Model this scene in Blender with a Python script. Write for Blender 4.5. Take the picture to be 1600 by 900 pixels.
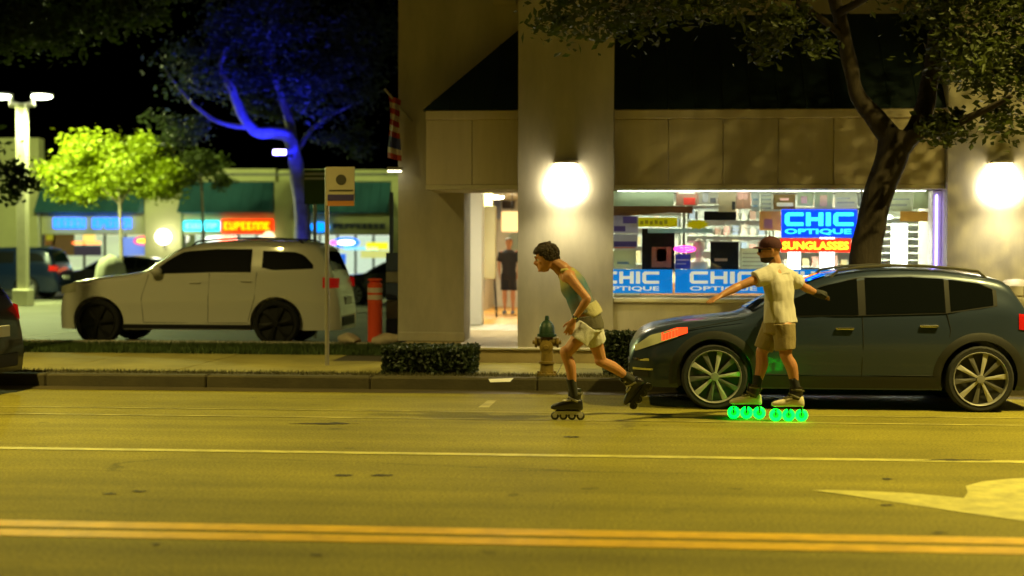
import bpy, bmesh, math, random
import numpy as np
from mathutils import Vector, Matrix, noise
R = math.radians
for o in list(bpy.data.objects): bpy.data.objects.remove(o)
SC = bpy.context.scene
COL = SC.collection
random.seed(7); RNG = np.random.default_rng(7)

# ---------------------------------------------------------------- camera
CAMH, FPX, YAW, PITCH, ROLL = 1.6, 2233.0, R(4.4), R(1.28), R(0.17)
cam_data = bpy.data.cameras.new('camera'); cam = bpy.data.objects.new('camera', cam_data); COL.objects.link(cam)
cam_data.sensor_width = 36.0; cam_data.lens = 36.0*FPX/1600.0
cam_data.clip_start = 0.1; cam_data.clip_end = 2000
cam.matrix_world = Matrix.Translation((0, 0, CAMH)) @ Matrix.Rotation(YAW, 4, 'Z') @ Matrix.Rotation(R(90)-PITCH, 4, 'X') @ Matrix.Rotation(ROLL, 4, 'Z')
cam_data.dof.use_dof = True; cam_data.dof.focus_distance = 14.3; cam_data.dof.aperture_fstop = 1.0
SC.camera = cam
CM = cam.matrix_world.copy()
# ---------------------------------------------------------------- night sky, faint moon, exposure
W = bpy.data.worlds.new('World'); SC.world = W; W.use_nodes = True
nt = W.node_tree; sky = nt.nodes.new('ShaderNodeTexSky'); sky.sky_type = 'NISHITA'; sky.sun_disc = False
sky.sun_elevation = R(-7); sky.sun_rotation = R(150)
bg = nt.nodes['Background']; bg.inputs['Strength'].default_value = 0.05
nt.links.new(sky.outputs[0], bg.inputs['Color'])
sun_d = bpy.data.lights.new('moon', 'SUN'); sun_d.energy = 0.012; sun_d.angle = R(0.5); sun_d.color = (1.0, .9, .7)
sun = bpy.data.objects.new('moon', sun_d); COL.objects.link(sun); sun.rotation_euler = (R(40), 0, R(20))
SC.view_settings.view_transform = 'Standard'; SC.view_settings.look = 'None'
SC.view_settings.exposure = 0.0; SC.view_settings.gamma = 1.0
SC.render.engine = 'CYCLES'; SC.cycles.use_denoising = True
SC.cycles.max_bounces = 6; SC.cycles.sample_clamp_indirect = 4.0

# ---------------------------------------------------------------- measuring: a point of the photograph on a plane of the place
def ray(px, py):
    d = Vector(((px-800)/FPX, -(py-450)/FPX, -1.0))
    return (CM.to_3x3() @ d)
def P(px, py, Y):
    d = ray(px, py); o = CM.translation; t = (Y-o.y)/d.y
    return o + d*t
def G(px, py, z=0.0):
    d = ray(px, py); o = CM.translation; t = (z-o.z)/d.z
    return o + d*t
def PX(px, Y): return P(px, 400, Y).x
def PZ(px, py, Y): return P(px, py, Y).z

# ---------------------------------------------------------------- materials
MATS = {}
def M(name, rgb=(.5,.5,.5), rough=.6, metal=0.0, var=0.0, scale=3.0, bump=0.0, bscale=40.0, emis=None, es=0.0, spec=.5, stretch=None, attr=None, coat=0.0, trans=0.0):
    if name in MATS: return MATS[name]
    m = bpy.data.materials.new(name); m.use_nodes = True; MATS[name] = m
    n = m.node_tree; b = n.nodes['Principled BSDF']
    b.inputs['Base Color'].default_value = (*rgb, 1); b.inputs['Roughness'].default_value = rough
    b.inputs['Metallic'].default_value = metal; b.inputs['Specular IOR Level'].default_value = spec
    if coat: b.inputs['Coat Weight'].default_value = coat; b.inputs['Coat Roughness'].default_value = .05
    if trans: b.inputs['Transmission Weight'].default_value = trans
    tc = n.nodes.new('ShaderNodeTexCoord'); mp = n.nodes.new('ShaderNodeMapping')
    n.links.new(tc.outputs['Object'], mp.inputs[0])
    if stretch: mp.inputs['Scale'].default_value = stretch
    col = None
    if attr:
        at = n.nodes.new('ShaderNodeAttribute'); at.attribute_name = attr; col = at.outputs['Color']
        n.links.new(col, b.inputs['Base Color'])
    if var:
        t = n.nodes.new('ShaderNodeTexNoise'); t.inputs['Scale'].default_value = scale; t.inputs['Detail'].default_value = 6; t.inputs['Roughness'].default_value = .65
        n.links.new(mp.outputs[0], t.inputs['Vector'])
        mr = n.nodes.new('ShaderNodeMapRange'); mr.inputs[1].default_value = .3; mr.inputs[2].default_value = .7
        mr.inputs[3].default_value = 1-var; mr.inputs[4].default_value = 1+var
        n.links.new(t.outputs[0], mr.inputs[0])
        mx = n.nodes.new('ShaderNodeMix'); mx.data_type = 'RGBA'; mx.blend_type = 'MULTIPLY'; mx.inputs[0].default_value = 1
        if col: n.links.new(col, mx.inputs[6])
        else: mx.inputs[6].default_value = (*rgb, 1)
        n.links.new(mr.outputs[0], mx.inputs[7]); n.links.new(mx.outputs[2], b.inputs['Base Color'])
    if bump:
        t2 = n.nodes.new('ShaderNodeTexNoise'); t2.inputs['Scale'].default_value = bscale; t2.inputs['Detail'].default_value = 5
        n.links.new(mp.outputs[0], t2.inputs['Vector'])
        bp = n.nodes.new('ShaderNodeBump'); bp.inputs['Strength'].default_value = bump; bp.inputs['Distance'].default_value = .02
        n.links.new(t2.outputs[0], bp.inputs['Height']); n.links.new(bp.outputs[0], b.inputs['Normal'])
    if emis:
        b.inputs['Emission Color'].default_value = (*emis, 1); b.inputs['Emission Strength'].default_value = es
    return m
def E(name, rgb, s): return M(name, rgb, .5, emis=rgb, es=s)
def glass_mat(name, tint=(1,1,1), refl=.07):
    if name in MATS: return MATS[name]
    m = bpy.data.materials.new(name); m.use_nodes = True; MATS[name] = m
    n = m.node_tree; n.nodes.clear()
    o = n.nodes.new('ShaderNodeOutputMaterial'); mx = n.nodes.new('ShaderNodeMixShader'); t = n.nodes.new('ShaderNodeBsdfTransparent'); g = n.nodes.new('ShaderNodeBsdfGlossy')
    t.inputs[0].default_value = (*tint, 1); g.inputs['Roughness'].default_value = .02; mx.inputs[0].default_value = refl
    n.links.new(t.outputs[0], mx.inputs[1]); n.links.new(g.outputs[0], mx.inputs[2]); n.links.new(mx.outputs[0], o.inputs[0])
    return m

# ---------------------------------------------------------------- mesh collecting
def wl(o):
    v = Vector((0,0,0))
    while o is not None: v += o.location; o = o.parent
    return v
def tag(o, label=None, cat=None, group=None, kind=None):
    if label: o['label'] = label
    if cat: o['category'] = cat
    if group: o['group'] = group
    if kind: o['kind'] = kind
    return o
def empty(name, loc, label=None, cat=None, group=None, kind=None):
    o = bpy.data.objects.new(name, None); COL.objects.link(o); o.location = loc; o.empty_display_size = .2
    return tag(o, label, cat, group, kind)
def copy_tree(o, parent=None):
    c = o.copy(); COL.objects.link(c); c.parent = parent
    for ch in list(o.children):
        copy_tree(ch, c)
    return c
class MB:
    def __init__(s): s.v = []; s.f = []
    def add(s, vs, fs):
        k = len(s.v); s.v += [tuple(v) for v in vs]; s.f += [tuple(i+k for i in f) for f in fs]; return s
    def box(s, x0, x1, y0, y1, z0, z1, bev=0.0):
        if bev:
            b = min(bev, (x1-x0)/2.1, (y1-y0)/2.1, (z1-z0)/2.1)
            bm = bmesh.new(); bmesh.ops.create_cube(bm, size=1)
            for v in bm.verts: v.co = Vector(((x0+x1)/2+v.co.x*(x1-x0), (y0+y1)/2+v.co.y*(y1-y0), (z0+z1)/2+v.co.z*(z1-z0)))
            bmesh.ops.bevel(bm, geom=bm.edges[:], offset=b, segments=1, affect='EDGES', profile=.5)
            bm.verts.index_update(); s.add([v.co[:] for v in bm.verts], [[v.index for v in f.verts] for f in bm.faces]); bm.free(); return s
        return s.add([(x0,y0,z0),(x1,y0,z0),(x1,y1,z0),(x0,y1,z0),(x0,y0,z1),(x1,y0,z1),(x1,y1,z1),(x0,y1,z1)],
                     [(0,3,2,1),(4,5,6,7),(0,1,5,4),(1,2,6,5),(2,3,7,6),(3,0,4,7)])
    def prism(s, poly, axis, a, b):
        # poly of 2d points, extruded between a and b along axis (0,1,2)
        n = len(poly)
        def mk(p, h):
            q = list(p); q.insert(axis, h); return tuple(q)
        vs = [mk(p, a) for p in poly]+[mk(p, b) for p in poly]
        fs = [tuple(range(n)), tuple(range(2*n-1, n-1, -1))]+[(i, (i+1) % n, n+(i+1) % n, n+i) for i in range(n)]
        return s.add(vs, fs)
    def tube(s, pts, rad, n=10, cap=True, side=None, flat=None):
        # tapered tube; side+flat give elliptical rings (rad along side, rad*flat across)
        pts = [Vector(p) for p in pts]; m = len(pts); rings = []
        if not hasattr(rad, '__len__'): rad = [rad]*m
        prev = None
        for i, p in enumerate(pts):
            t = (pts[min(i+1, m-1)]-pts[max(i-1, 0)]).normalized()
            if side is not None: a = Vector(side)
            elif prev is None: a = Vector((0,0,1)) if abs(t.z) < .9 else Vector((1,0,0))
            else: a = prev
            a = (a-t*a.dot(t)).normalized(); prev = a
            b = t.cross(a); fl = 1 if flat is None else (flat[i] if hasattr(flat, '__len__') else flat)
            rings.append([p+a*math.cos(2*math.pi*k/n)*rad[i]+b*math.sin(2*math.pi*k/n)*rad[i]*fl for k in range(n)])
        vs = [v for r in rings for v in r]
        fs = [(i*n+k, i*n+(k+1) % n, (i+1)*n+(k+1) % n, (i+1)*n+k) for i in range(m-1) for k in range(n)]
        if cap: fs += [tuple(range(n-1, -1, -1)), tuple((m-1)*n+k for k in range(n))]
        return s.add(vs, fs)
    def lathe(s, prof, c, n=20, axis=2, cap=True):
        # prof: (radius, height) along axis
        vs = []
        for r, h in prof:
            for k in range(n):
                a = 2*math.pi*k/n; q = [r*math.cos(a), r*math.sin(a)]; q.insert(axis, h) if axis < 2 else q.append(h)
                vs.append((c[0]+q[0], c[1]+q[1], c[2]+q[2]))
        m = len(prof)
        fs = [(i*n+k, i*n+(k+1) % n, (i+1)*n+(k+1) % n, (i+1)*n+k) for i in range(m-1) for k in range(n)]
        if cap and prof[0][0] > 1e-5: fs.append(tuple(range(n-1, -1, -1)))
        if cap and prof[-1][0] > 1e-5: fs.append(tuple((m-1)*n+k for k in range(n)))
        return s.add(vs, fs)
    def ball(s, c, r, nu=12, nv=8, fr=None):
        # ellipsoid, r = scalar or 3, fr = frame (3 axis vectors)
        if not hasattr(r, '__len__'): r = (r, r, r)
        A = fr or (Vector((1,0,0)), Vector((0,1,0)), Vector((0,0,1))); c = Vector(c); vs = []; fs = []
        for j in range(nv+1):
            ph = math.pi*j/nv
            for i in range(nu):
                th = 2*math.pi*i/nu
                vs.append(c+A[0]*r[0]*math.sin(ph)*math.cos(th)+A[1]*r[1]*math.sin(ph)*math.sin(th)+A[2]*r[2]*math.cos(ph))
        for j in range(nv):
            for i in range(nu): fs.append((j*nu+i, (j+1)*nu+i, (j+1)*nu+(i+1) % nu, j*nu+(i+1) % nu))
        return s.add(vs, fs)
    def grid(s, rows):
        n = len(rows[0]); vs = [v for r in rows for v in r]
        return s.add(vs, [(i*n+k, i*n+k+1, (i+1)*n+k+1, (i+1)*n+k) for i in range(len(rows)-1) for k in range(n-1)])
    def xform(s, mat):
        s.v = [tuple(mat @ Vector(v)) for v in s.v]; return s
    def build(s, name, mat, parent=None, loc=None, smooth=False, angle=40):
        off = wl(parent) if parent else Vector(loc or (0,0,0))
        me = bpy.data.meshes.new(name); me.from_pydata([tuple(Vector(v)-off) for v in s.v], [], s.f)
        me.validate(); 
        bm = bmesh.new(); bm.from_mesh(me); bmesh.ops.remove_doubles(bm, verts=bm.verts, dist=1e-5); bmesh.ops.recalc_face_normals(bm, faces=bm.faces); bm.to_mesh(me); bm.free()
        me.materials.append(mat)
        if smooth:
            me.shade_smooth() if hasattr(me, 'shade_smooth') else None
            me.set_sharp_from_angle(angle=R(angle))
        o = bpy.data.objects.new(name, me); COL.objects.link(o)
        if parent: o.parent = parent
        elif loc is not None: o.location = loc
        return o
def raw(name, verts, faces, mat, parent=None, smooth=False):
    off = wl(parent) if parent else Vector((0,0,0))
    me = bpy.data.meshes.new(name); v = np.asarray(verts, float)-np.array(off); me.from_pydata(v.tolist(), [], faces); me.materials.append(mat)
    if smooth: me.shade_smooth()
    o = bpy.data.objects.new(name, me); COL.objects.link(o)
    if parent: o.parent = parent
    return o
def evald(o):
    dg = bpy.context.evaluated_depsgraph_get(); dg.update()
    return bpy.data.meshes.new_from_object(o.evaluated_get(dg))
def remesh(mb, name, mat, parent=None, loc=None, voxel=.008, it=4, wr=0.0, wf=9.0, ws=(1,1,1)):
    # closed overlapping volumes -> one continuous skin, smoothed, optionally with folds
    o = mb.build(name, mat, parent, loc)
    md = o.modifiers.new('r', 'REMESH'); md.mode = 'VOXEL'; md.voxel_size = voxel
    sm = o.modifiers.new('s', 'SMOOTH'); sm.factor = .5; sm.iterations = it
    me = evald(o); o.modifiers.clear(); old = o.data; o.data = me; bpy.data.meshes.remove(old)
    if not me.materials: me.materials.append(mat)
    if wr:
        n = len(me.vertices); co = np.empty(n*3); no = np.empty(n*3); me.vertices.foreach_get('co', co); me.vertices.foreach_get('normal', no)
        co = co.reshape(-1, 3); no = no.reshape(-1, 3)
        for i in range(n):
            p = Vector((co[i][0]*ws[0], co[i][1]*ws[1], co[i][2]*ws[2]))
            h = noise.noise(p*wf)+.5*noise.noise(p*wf*2.1)
            co[i] += no[i]*h*wr
        me.vertices.foreach_set('co', co.ravel()); me.update()
    me.shade_smooth()
    return o
def boolcut(o, cutter):
    md = o.modifiers.new('b', 'BOOLEAN'); md.operation = 'DIFFERENCE'; md.object = cutter; md.solver = 'EXACT'
    me = evald(o); o.modifiers.clear(); old = o.data; o.data = me; bpy.data.meshes.remove(old)
    bpy.data.objects.remove(cutter)
def text_mesh(s, x0, x1, z0, z1, y, ext, name, mat, parent=None, bold=0.0):
    cu = bpy.data.curves.new(name, 'FONT'); cu.body = s; cu.extrude = 1.0; cu.offset = bold; cu.resolution_u = 3
    t = bpy.data.objects.new(name, cu); COL.objects.link(t); me = evald(t); bpy.data.objects.remove(t)
    n = len(me.vertices); co = np.empty(n*3); me.vertices.foreach_get('co', co); co = co.reshape(-1, 3)
    lo = co.min(0); hi = co.max(0); q = (co-lo)/(hi-lo)
    out = np.stack([x0+q[:,0]*(x1-x0), y-ext*q[:,2], z0+q[:,1]*(z1-z0)], 1)
    off = np.array(wl(parent)) if parent else 0
    me.vertices.foreach_set('co', (out-off).ravel()); me.update(); me.materials.clear(); me.materials.append(mat)
    o = bpy.data.objects.new(name, me); COL.objects.link(o)
    if parent: o.parent = parent
    return o
def lamp(kind, name, loc, power, col, parent=None, size=.1, target=None, cone=150, blend=.6):
    d = bpy.data.lights.new(name, kind); d.energy = power; d.color = col
    if kind in ('POINT', 'SPOT'): d.shadow_soft_size = size
    if kind == 'AREA': d.size = size
    if kind == 'SPOT': d.spot_size = R(cone); d.spot_blend = blend
    o = bpy.data.objects.new(name, d); COL.objects.link(o)
    loc = Vector(loc)
    if target is not None: o.rotation_euler = (Vector(target)-loc).to_track_quat('-Z', 'Y').to_euler()
    if parent: o.parent = parent; o.location = loc-wl(parent)
    else: o.location = loc
    return o
# ================================================================ ground, road, pavement
def asphalt_mat():
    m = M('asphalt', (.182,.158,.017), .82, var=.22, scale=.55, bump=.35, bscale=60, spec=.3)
    n = m.node_tree; b = n.nodes['Principled BSDF']
    # sparse cracks and old tar patches on top of the grain
    tc = n.nodes.new('ShaderNodeTexCoord'); mp = n.nodes.new('ShaderNodeMapping'); mp.inputs['Scale'].default_value = (.22, .8, 1)
    n.links.new(tc.outputs['Object'], mp.inputs[0])
    v = n.nodes.new('ShaderNodeTexVoronoi'); v.feature = 'DISTANCE_TO_EDGE'; v.inputs['Scale'].default_value = 1.0
    nz = n.nodes.new('ShaderNodeTexNoise'); nz.inputs['Scale'].default_value = 2.5; nz.inputs['Detail'].default_value = 5
    n.links.new(mp.outputs[0], nz.inputs[0])
    ad = n.nodes.new('ShaderNodeMix'); ad.data_type = 'RGBA'; ad.blend_type = 'ADD'; ad.inputs[0].default_value = .35
    n.links.new(mp.outputs[0], ad.inputs[6]); n.links.new(nz.outputs['Color'], ad.inputs[7]); n.links.new(ad.outputs[2], v.inputs['Vector'])
    cr = n.nodes.new('ShaderNodeMapRange'); cr.inputs[1].default_value = .004; cr.inputs[2].default_value = .012; cr.inputs[3].default_value = .62; cr.inputs[4].default_value = 1
    n.links.new(v.outputs['Distance'], cr.inputs[0])
    mk = n.nodes.new('ShaderNodeTexNoise'); mk.inputs['Scale'].default_value = .35; n.links.new(tc.outputs['Object'], mk.inputs[0])
    ms = n.nodes.new('ShaderNodeMapRange'); ms.inputs[1].default_value = .5; ms.inputs[2].default_value = .6; n.links.new(mk.outputs[0], ms.inputs[0])
    lerp = n.nodes.new('ShaderNodeMix'); lerp.inputs[2].default_value = 1.0
    n.links.new(ms.outputs[0], lerp.inputs[0]); n.links.new(cr.outputs[0], lerp.inputs[3])
    st = n.nodes.new('ShaderNodeTexNoise'); st.inputs['Scale'].default_value = 1.0; st.inputs['Detail'].default_value = 6; sm = n.nodes.new('ShaderNodeMapping'); sm.inputs['Scale'].default_value = (.06, 2.6, 1); n.links.new(tc.outputs['Object'], sm.inputs[0]); n.links.new(sm.outputs[0], st.inputs[0])
    sr = n.nodes.new('ShaderNodeMapRange'); sr.inputs[1].default_value = .3; sr.inputs[2].default_value = .7; sr.inputs[3].default_value = .78; sr.inputs[4].default_value = 1.18; n.links.new(st.outputs[0], sr.inputs[0])
    sp_ = n.nodes.new('ShaderNodeTexNoise'); sp_.inputs['Scale'].default_value = 3.2; sp_.inputs['Detail'].default_value = 2; n.links.new(tc.outputs['Object'], sp_.inputs[0])
    so = n.nodes.new('ShaderNodeMapRange'); so.inputs[1].default_value = .68; so.inputs[2].default_value = .76; so.inputs[3].default_value = 1.0; so.inputs[4].default_value = .6; n.links.new(sp_.outputs[0], so.inputs[0])
    m0 = n.nodes.new('ShaderNodeMath'); m0.operation = 'MULTIPLY'; n.links.new(sr.outputs[0], m0.inputs[0]); n.links.new(so.outputs[0], m0.inputs[1])
    m1 = n.nodes.new('ShaderNodeMath'); m1.operation = 'MULTIPLY'; n.links.new(lerp.outputs[0], m1.inputs[0]); n.links.new(m0.outputs[0], m1.inputs[1])
    fine = n.nodes.new('ShaderNodeTexNoise'); fine.inputs['Scale'].default_value = 45; fine.inputs['Detail'].default_value = 3; n.links.new(tc.outputs['Object'], fine.inputs[0])
    fr = n.nodes.new('ShaderNodeMapRange'); fr.inputs[1].default_value = .3; fr.inputs[2].default_value = .7; fr.inputs[3].default_value = .6; fr.inputs[4].default_value = 1.4; n.links.new(fine.outputs[0], fr.inputs[0])
    mm = n.nodes.new('ShaderNodeMath'); mm.operation = 'MULTIPLY'; n.links.new(m1.outputs[0], mm.inputs[0]); n.links.new(fr.outputs[0], mm.inputs[1])
    src = b.inputs['Base Color'].links[0].from_socket
    mul = n.nodes.new('ShaderNodeMix'); mul.data_type = 'RGBA'; mul.blend_type = 'MULTIPLY'; mul.inputs[0].default_value = 1
    n.links.new(src, mul.inputs[6]); n.links.new(mm.outputs[0], mul.inputs[7]); n.links.new(mul.outputs[2], b.inputs['Base Color'])
    return m
ASPH = asphalt_mat()
YK = 16.9          # face of the far kerb
ZS = .15           # pavement level
def sheet(name, x0, x1, y0, y1, z, mat, parent=None):
    return MB().add([(x0,y0,z),(x1,y0,z),(x1,y1,z),(x0,y1,z)], [(0,1,2,3)]).build(name, mat, parent)
tag(sheet('ground', -400, 400, -60, 900, -.03, M('earth', (.05,.045,.03), .95, var=.3, scale=.4)), kind='structure')
road = tag(sheet('road', -120, 120, .6, YK, 0, ASPH), kind='structure')
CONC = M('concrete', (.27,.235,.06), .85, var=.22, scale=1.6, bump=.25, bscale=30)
KERBM = M('kerb_concrete', (.05,.04,.013), .85, var=.35, scale=1.4, bump=.3, bscale=25)
near_walk = MB().box(-120, 120, -6, .6, -.02, ZS).build('near_pavement', CONC); near_walk['kind'] = 'structure'
gut = MB().add([(-60,YK-.42,.003),(60,YK-.42,.003),(60,YK-.001,.003),(-60,YK-.001,.003)], [(0,1,2,3)]).build('gutter', M('gutter_dark', (.055,.042,.015), .6, var=.45, scale=2, bump=.2, stretch=(.4,2,1))); gut['kind'] = 'structure'  # darker strip of road along the kerb foot
# painted markings
YEL = M('yellow_paint', (.56,.34,.004), .6, var=.25, scale=5, bump=.15)
WHT = M('white_paint', (.42,.38,.09), .65, var=.35, scale=6, bump=.15)
FADE = M('faded_paint', (.27,.235,.05), .75, var=.5, scale=3)
def band(name, ya, yb, mat, px=800, x0=-60, x1=60, z=.004):
    a = G(px, ya).y; b = G(px, yb).y
    o = sheet(name, x0, x1, min(a, b), max(a, b), z, mat); o['kind'] = 'structure'; return o
band('centre_line', 837.5, 827, YEL); band('centre_line', 852.5, 841.5, YEL)
band('lane_line', 713, 709.6, WHT)
band('faded_seam', 656.5, 655, FADE); band('faded_seam', 645, 644, FADE)
pts = [(1266,766.5),(1330,767),(1420,771),(1506,779),(1512,770),(1509,760),(1535,753),(1580,748.5),(1640,746),(1720,746),(1735,790),(1690,816),(1640,819),(1600,815),(1500,801),(1400,786),(1330,775)]
arrow = MB().add([Vector((g.x, g.y, .004)) for g in [G(*p) for p in pts]], [tuple(range(len(pts)))]).build('turn_arrow_marking', WHT); arrow['kind'] = 'structure'
tick = MB().add([Vector((g.x, g.y, .004)) for g in [G(*p) for p in [(747,637),(764,637),(776,626),(762,626)]]], [(0,1,2,3)]).build('parking_tick_marking', FADE); tick['kind'] = 'structure'
CRK = M('tar_crack', (.022,.018,.006), .8)
for i, (a, b_, q, w_) in enumerate([(520,552,743,2.2),(578,614,743,2.4),(205,232,768,1.6),(160,182,772,1.6),(1378,1402,749,1.5),(452,560,662,2.6),(1428,1560,719.5,2.2),(1375,1398,790,1.5),(235,252,851,2.0),(485,505,868,1.8),(880,905,683,1.6),(1455,1480,833,1.5)]):
    rr = random.Random(i); n_ = 9; top_ = [G(a+(b_-a)*k/n_, q+rr.uniform(-.8,.8)-w_*.5*math.sin(math.pi*k/n_)) for k in range(n_+1)]; bot_ = [G(a+(b_-a)*k/n_, q+rr.uniform(-.4,.6)+w_*.5*math.sin(math.pi*k/n_)+.2) for k in range(n_, -1, -1)]
    o = MB().add([(g_.x, g_.y, .0045) for g_ in top_+bot_], [tuple(range(2*n_+2))]).build('road_crack', CRK); o['kind'] = 'structure'
# kerb in stones
kerb = empty('kerb', (0, YK, 0), kind='structure')
ks = MB().box(.003, 1.997, 0, .17, -.03, ZS, .02)
k0 = None
for i in range(16):
    x = -19+i*2.0
    if k0 is None:
        k0 = MB(); k0.v = [(a+x, b+YK, c) for a, b, c in ks.v]; k0.f = ks.f; k0 = k0.build('kerb_stone', KERBM, kerb); kx = x
    else:
        o = k0.copy(); COL.objects.link(o); o.parent = kerb; o.location.x += x-kx
MB().box(-120, -19, YK, YK+.17, -.03, ZS).build('kerb_run', KERBM, kerb); MB().box(13, 120, YK, YK+.17, -.03, ZS).build('kerb_run', KERBM, kerb)
# pavement: base sheet with slabs
walk = empty('pavement', (0, 18, 0), kind='structure')
MB().box(-120, 120, YK+.172, 21.0, -.02, ZS-.012).build('pavement_bed', M('joint_dirt', (.06,.05,.03), .95), walk)
XL = PX(600, 18)   # planted bed starts here
sl = None
for r, (ya, yb) in enumerate([(17.46, 18.4), (18.412, 19.38), (19.392, 20.6)]):
    sl = None
    for i in range(19):
        x = -20+i*1.6
        if r == 2 and x > -5: break
        if sl is None:
            sl = MB().box(x+.006, x+1.594, ya, yb, ZS-.05, ZS, .006).build('slab', CONC, walk); sx = x
        else:
            o = sl.copy(); COL.objects.link(o); o.parent = walk; o.location.x += x-sx; o.location.z += random.uniform(-.004, .003)
bed = sheet('planting_bed', -30, 12, YK+.172, 17.45, ZS-.002, M('soil', (.07,.055,.02), .95, var=.4, scale=5, bump=.6, bscale=20)); bed['kind'] = 'structure'
# grass verge and parking lot on the left
YV0, YV1 = 20.6, 22.6
XB = PX(622, 21.2) # left corner of shop building
verge = tag(MB().box(-60, XB-.05, YV0, YV1, -.02, ZS-.005).build('verge', M('turf_soil', (.03,.035,.01), .95, var=.4, scale=3)), kind='structure')
lotk = tag(MB().box(-60, XB-.05, YV1, YV1+.15, -.02, ZS+.06, .02).build('lot_kerb', M('pale_kerb', (.45,.42,.32), .8, var=.2), None), kind='structure')
LOTZ = .08
lot = tag(sheet('parking_lot', -90, 40, YV1+.15, 60, LOTZ, M('lot_asphalt', (.16,.16,.12), .7, var=.25, scale=.5, bump=.3, bscale=50)), kind='structure')
for i in range(7):
    x = -30+i*3.0
    tag(sheet('bay_line', x, x+.1, 40.5, 46.0, LOTZ+.004, M('bay_paint', (.6,.6,.45), .7, var=.3)), kind='structure')
    tag(sheet('bay_line', x+1.1, x+1.2, 24.2, 29.5, LOTZ+.004, MATS['bay_paint']), kind='structure')
def blades(n, x0, x1, y0, y1, z, h, w, zf=None):
    x = RNG.uniform(x0, x1, n); y = RNG.uniform(y0, y1, n); a = RNG.uniform(0, 2*np.pi, n); hh = h*RNG.uniform(.5, 1.2, n); ln = RNG.normal(0, h*.45, (n, 2))
    dx = np.cos(a)*w; dy = np.sin(a)*w; V = np.empty((n, 3, 3))
    V[:,0] = np.stack([x-dx, y-dy, np.full(n, z)], 1); V[:,1] = np.stack([x+dx, y+dy, np.full(n, z)], 1); V[:,2] = np.stack([x+ln[:,0], y+ln[:,1], z+hh], 1)
    return V.reshape(-1, 3), [(3*i, 3*i+1, 3*i+2) for i in range(n)]
GR = M('grass_blades', (.045,.075,.012), .7, var=.35, scale=2)
v, f = blades(26000, -13.5, XB-.1, YV0, YV1, ZS-.01, .09, .008)
g = raw('grass', v, f, GR); tag(g, 'short green grass along the edge of the parking lot', 'grass', kind='stuff')
v, f = blades(7000, -9.0, 3.0, YK+.2, 17.44, ZS-.01, .05, .006)
g = raw('ground_cover', v, f, M('bed_weeds', (.06,.055,.015), .8, var=.4)); tag(g, 'sparse weeds in the bed behind the kerb', 'weeds', kind='stuff')

# ================================================================ street lamps of this road (they stand on the near pavement, heads above the lanes)
POLE = M('pole_grey', (.22,.22,.21), .5, .6)
def street_lamp(x, y, label, power, col, h=9.0, yp=17.3):
    r = empty('street_lamp', (x, yp, ZS), label, 'street lamp', 'street lamps over the road')
    MB().lathe([(.16,0),(.16,.04),(.1,.1),(.09,.5),(.055,h)], (x, yp, ZS), 14).build('pole', POLE, r, smooth=True)
    MB().tube([(x,yp,h-.3),(x,yp-.6,h+.15),(x,(y+yp)/2,h+.4),(x,y+.2,h+.45)], [.05,.045,.04,.035]).build('arm', POLE, r, smooth=True)
    MB().lathe([(.06,.16),(.17,.12),(.2,.04),(.19,0)], (x, y, h+.4), 16).build('lamp_head', POLE, r, smooth=True)
    MB().lathe([(.16,.0),(.15,-.03),(.001,-.05)], (x, y, h+.395), 16).build('lens', E('sodium_lens', col, 60), r, smooth=True)
    lamp('SPOT', 'lamp_light', (x, y, h+.31), power, col, r, .14, (x, y, 0), 128, .8)
SODIUM = (1.0, .80, .21)
street_lamp(-9.0, 12.4, 'street lamp arching over the road beyond the left frame edge', 7300, SODIUM)
street_lamp(6.9, 12.4, 'street lamp arching over the road beyond the right frame edge', 10900, SODIUM)
street_lamp(-29.5, 12.4, 'street lamp far down the road to the left', 12000, SODIUM)
street_lamp(27, 12.4, 'street lamp far down the road to the right', 12000, SODIUM)
# ================================================================ optician's building
YP, YF, YW, YB = 19.8, 19.95, 20.12, 21.2
ZP = .32
STUCCO = M('stucco', (.46,.42,.34), .9, var=.2, scale=1.1, bump=.1, bscale=70, stretch=(1.6,1.6,.45))
STUC2 = M('stucco_fascia', (.50,.43,.32), .9, var=.16, scale=.9, bump=.12, bscale=60, stretch=(3,1,.35))
TRIM = M('trim_cream', (.5,.45,.33), .7, var=.1)
ROOFM = M('roof_metal', (.012,.028,.026), .55, .2, var=.2)
shop = empty('optician_building', (0, 20.5, ZP), 'tan stucco corner building with dark teal roof and wide lit shop window', 'building')
x_a0, x_a1 = PX(622, YB), PX(725, YB)
x_p0, x_p1 = PX(809, YP), PX(958, YP)
x_q0, x_q1 = PX(1480, YP), PX(1645, YP)
ZTOP = 7.0
zf0, zf1 = PZ(880, 291, YF), PZ(880, 172, YF)     # fascia
zw0, zw1 = PZ(1200, 466, YW), PZ(1200, 291, YW)   # window opening
# platform with step
tag_pl = MB().box(PX(604,19.4), x_q1+6, 19.4, 24.6, -.02, ZP, .015).build('platform', M('platform_stone', (.36,.28,.15), .8, var=.15, bump=.2), shop)
MB().box(PX(604,19.4)-.01, x_q1+6, 19.36, 19.6, ZP+.001, ZP+.03, .008).build('step_nosing', TRIM, shop)
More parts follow.
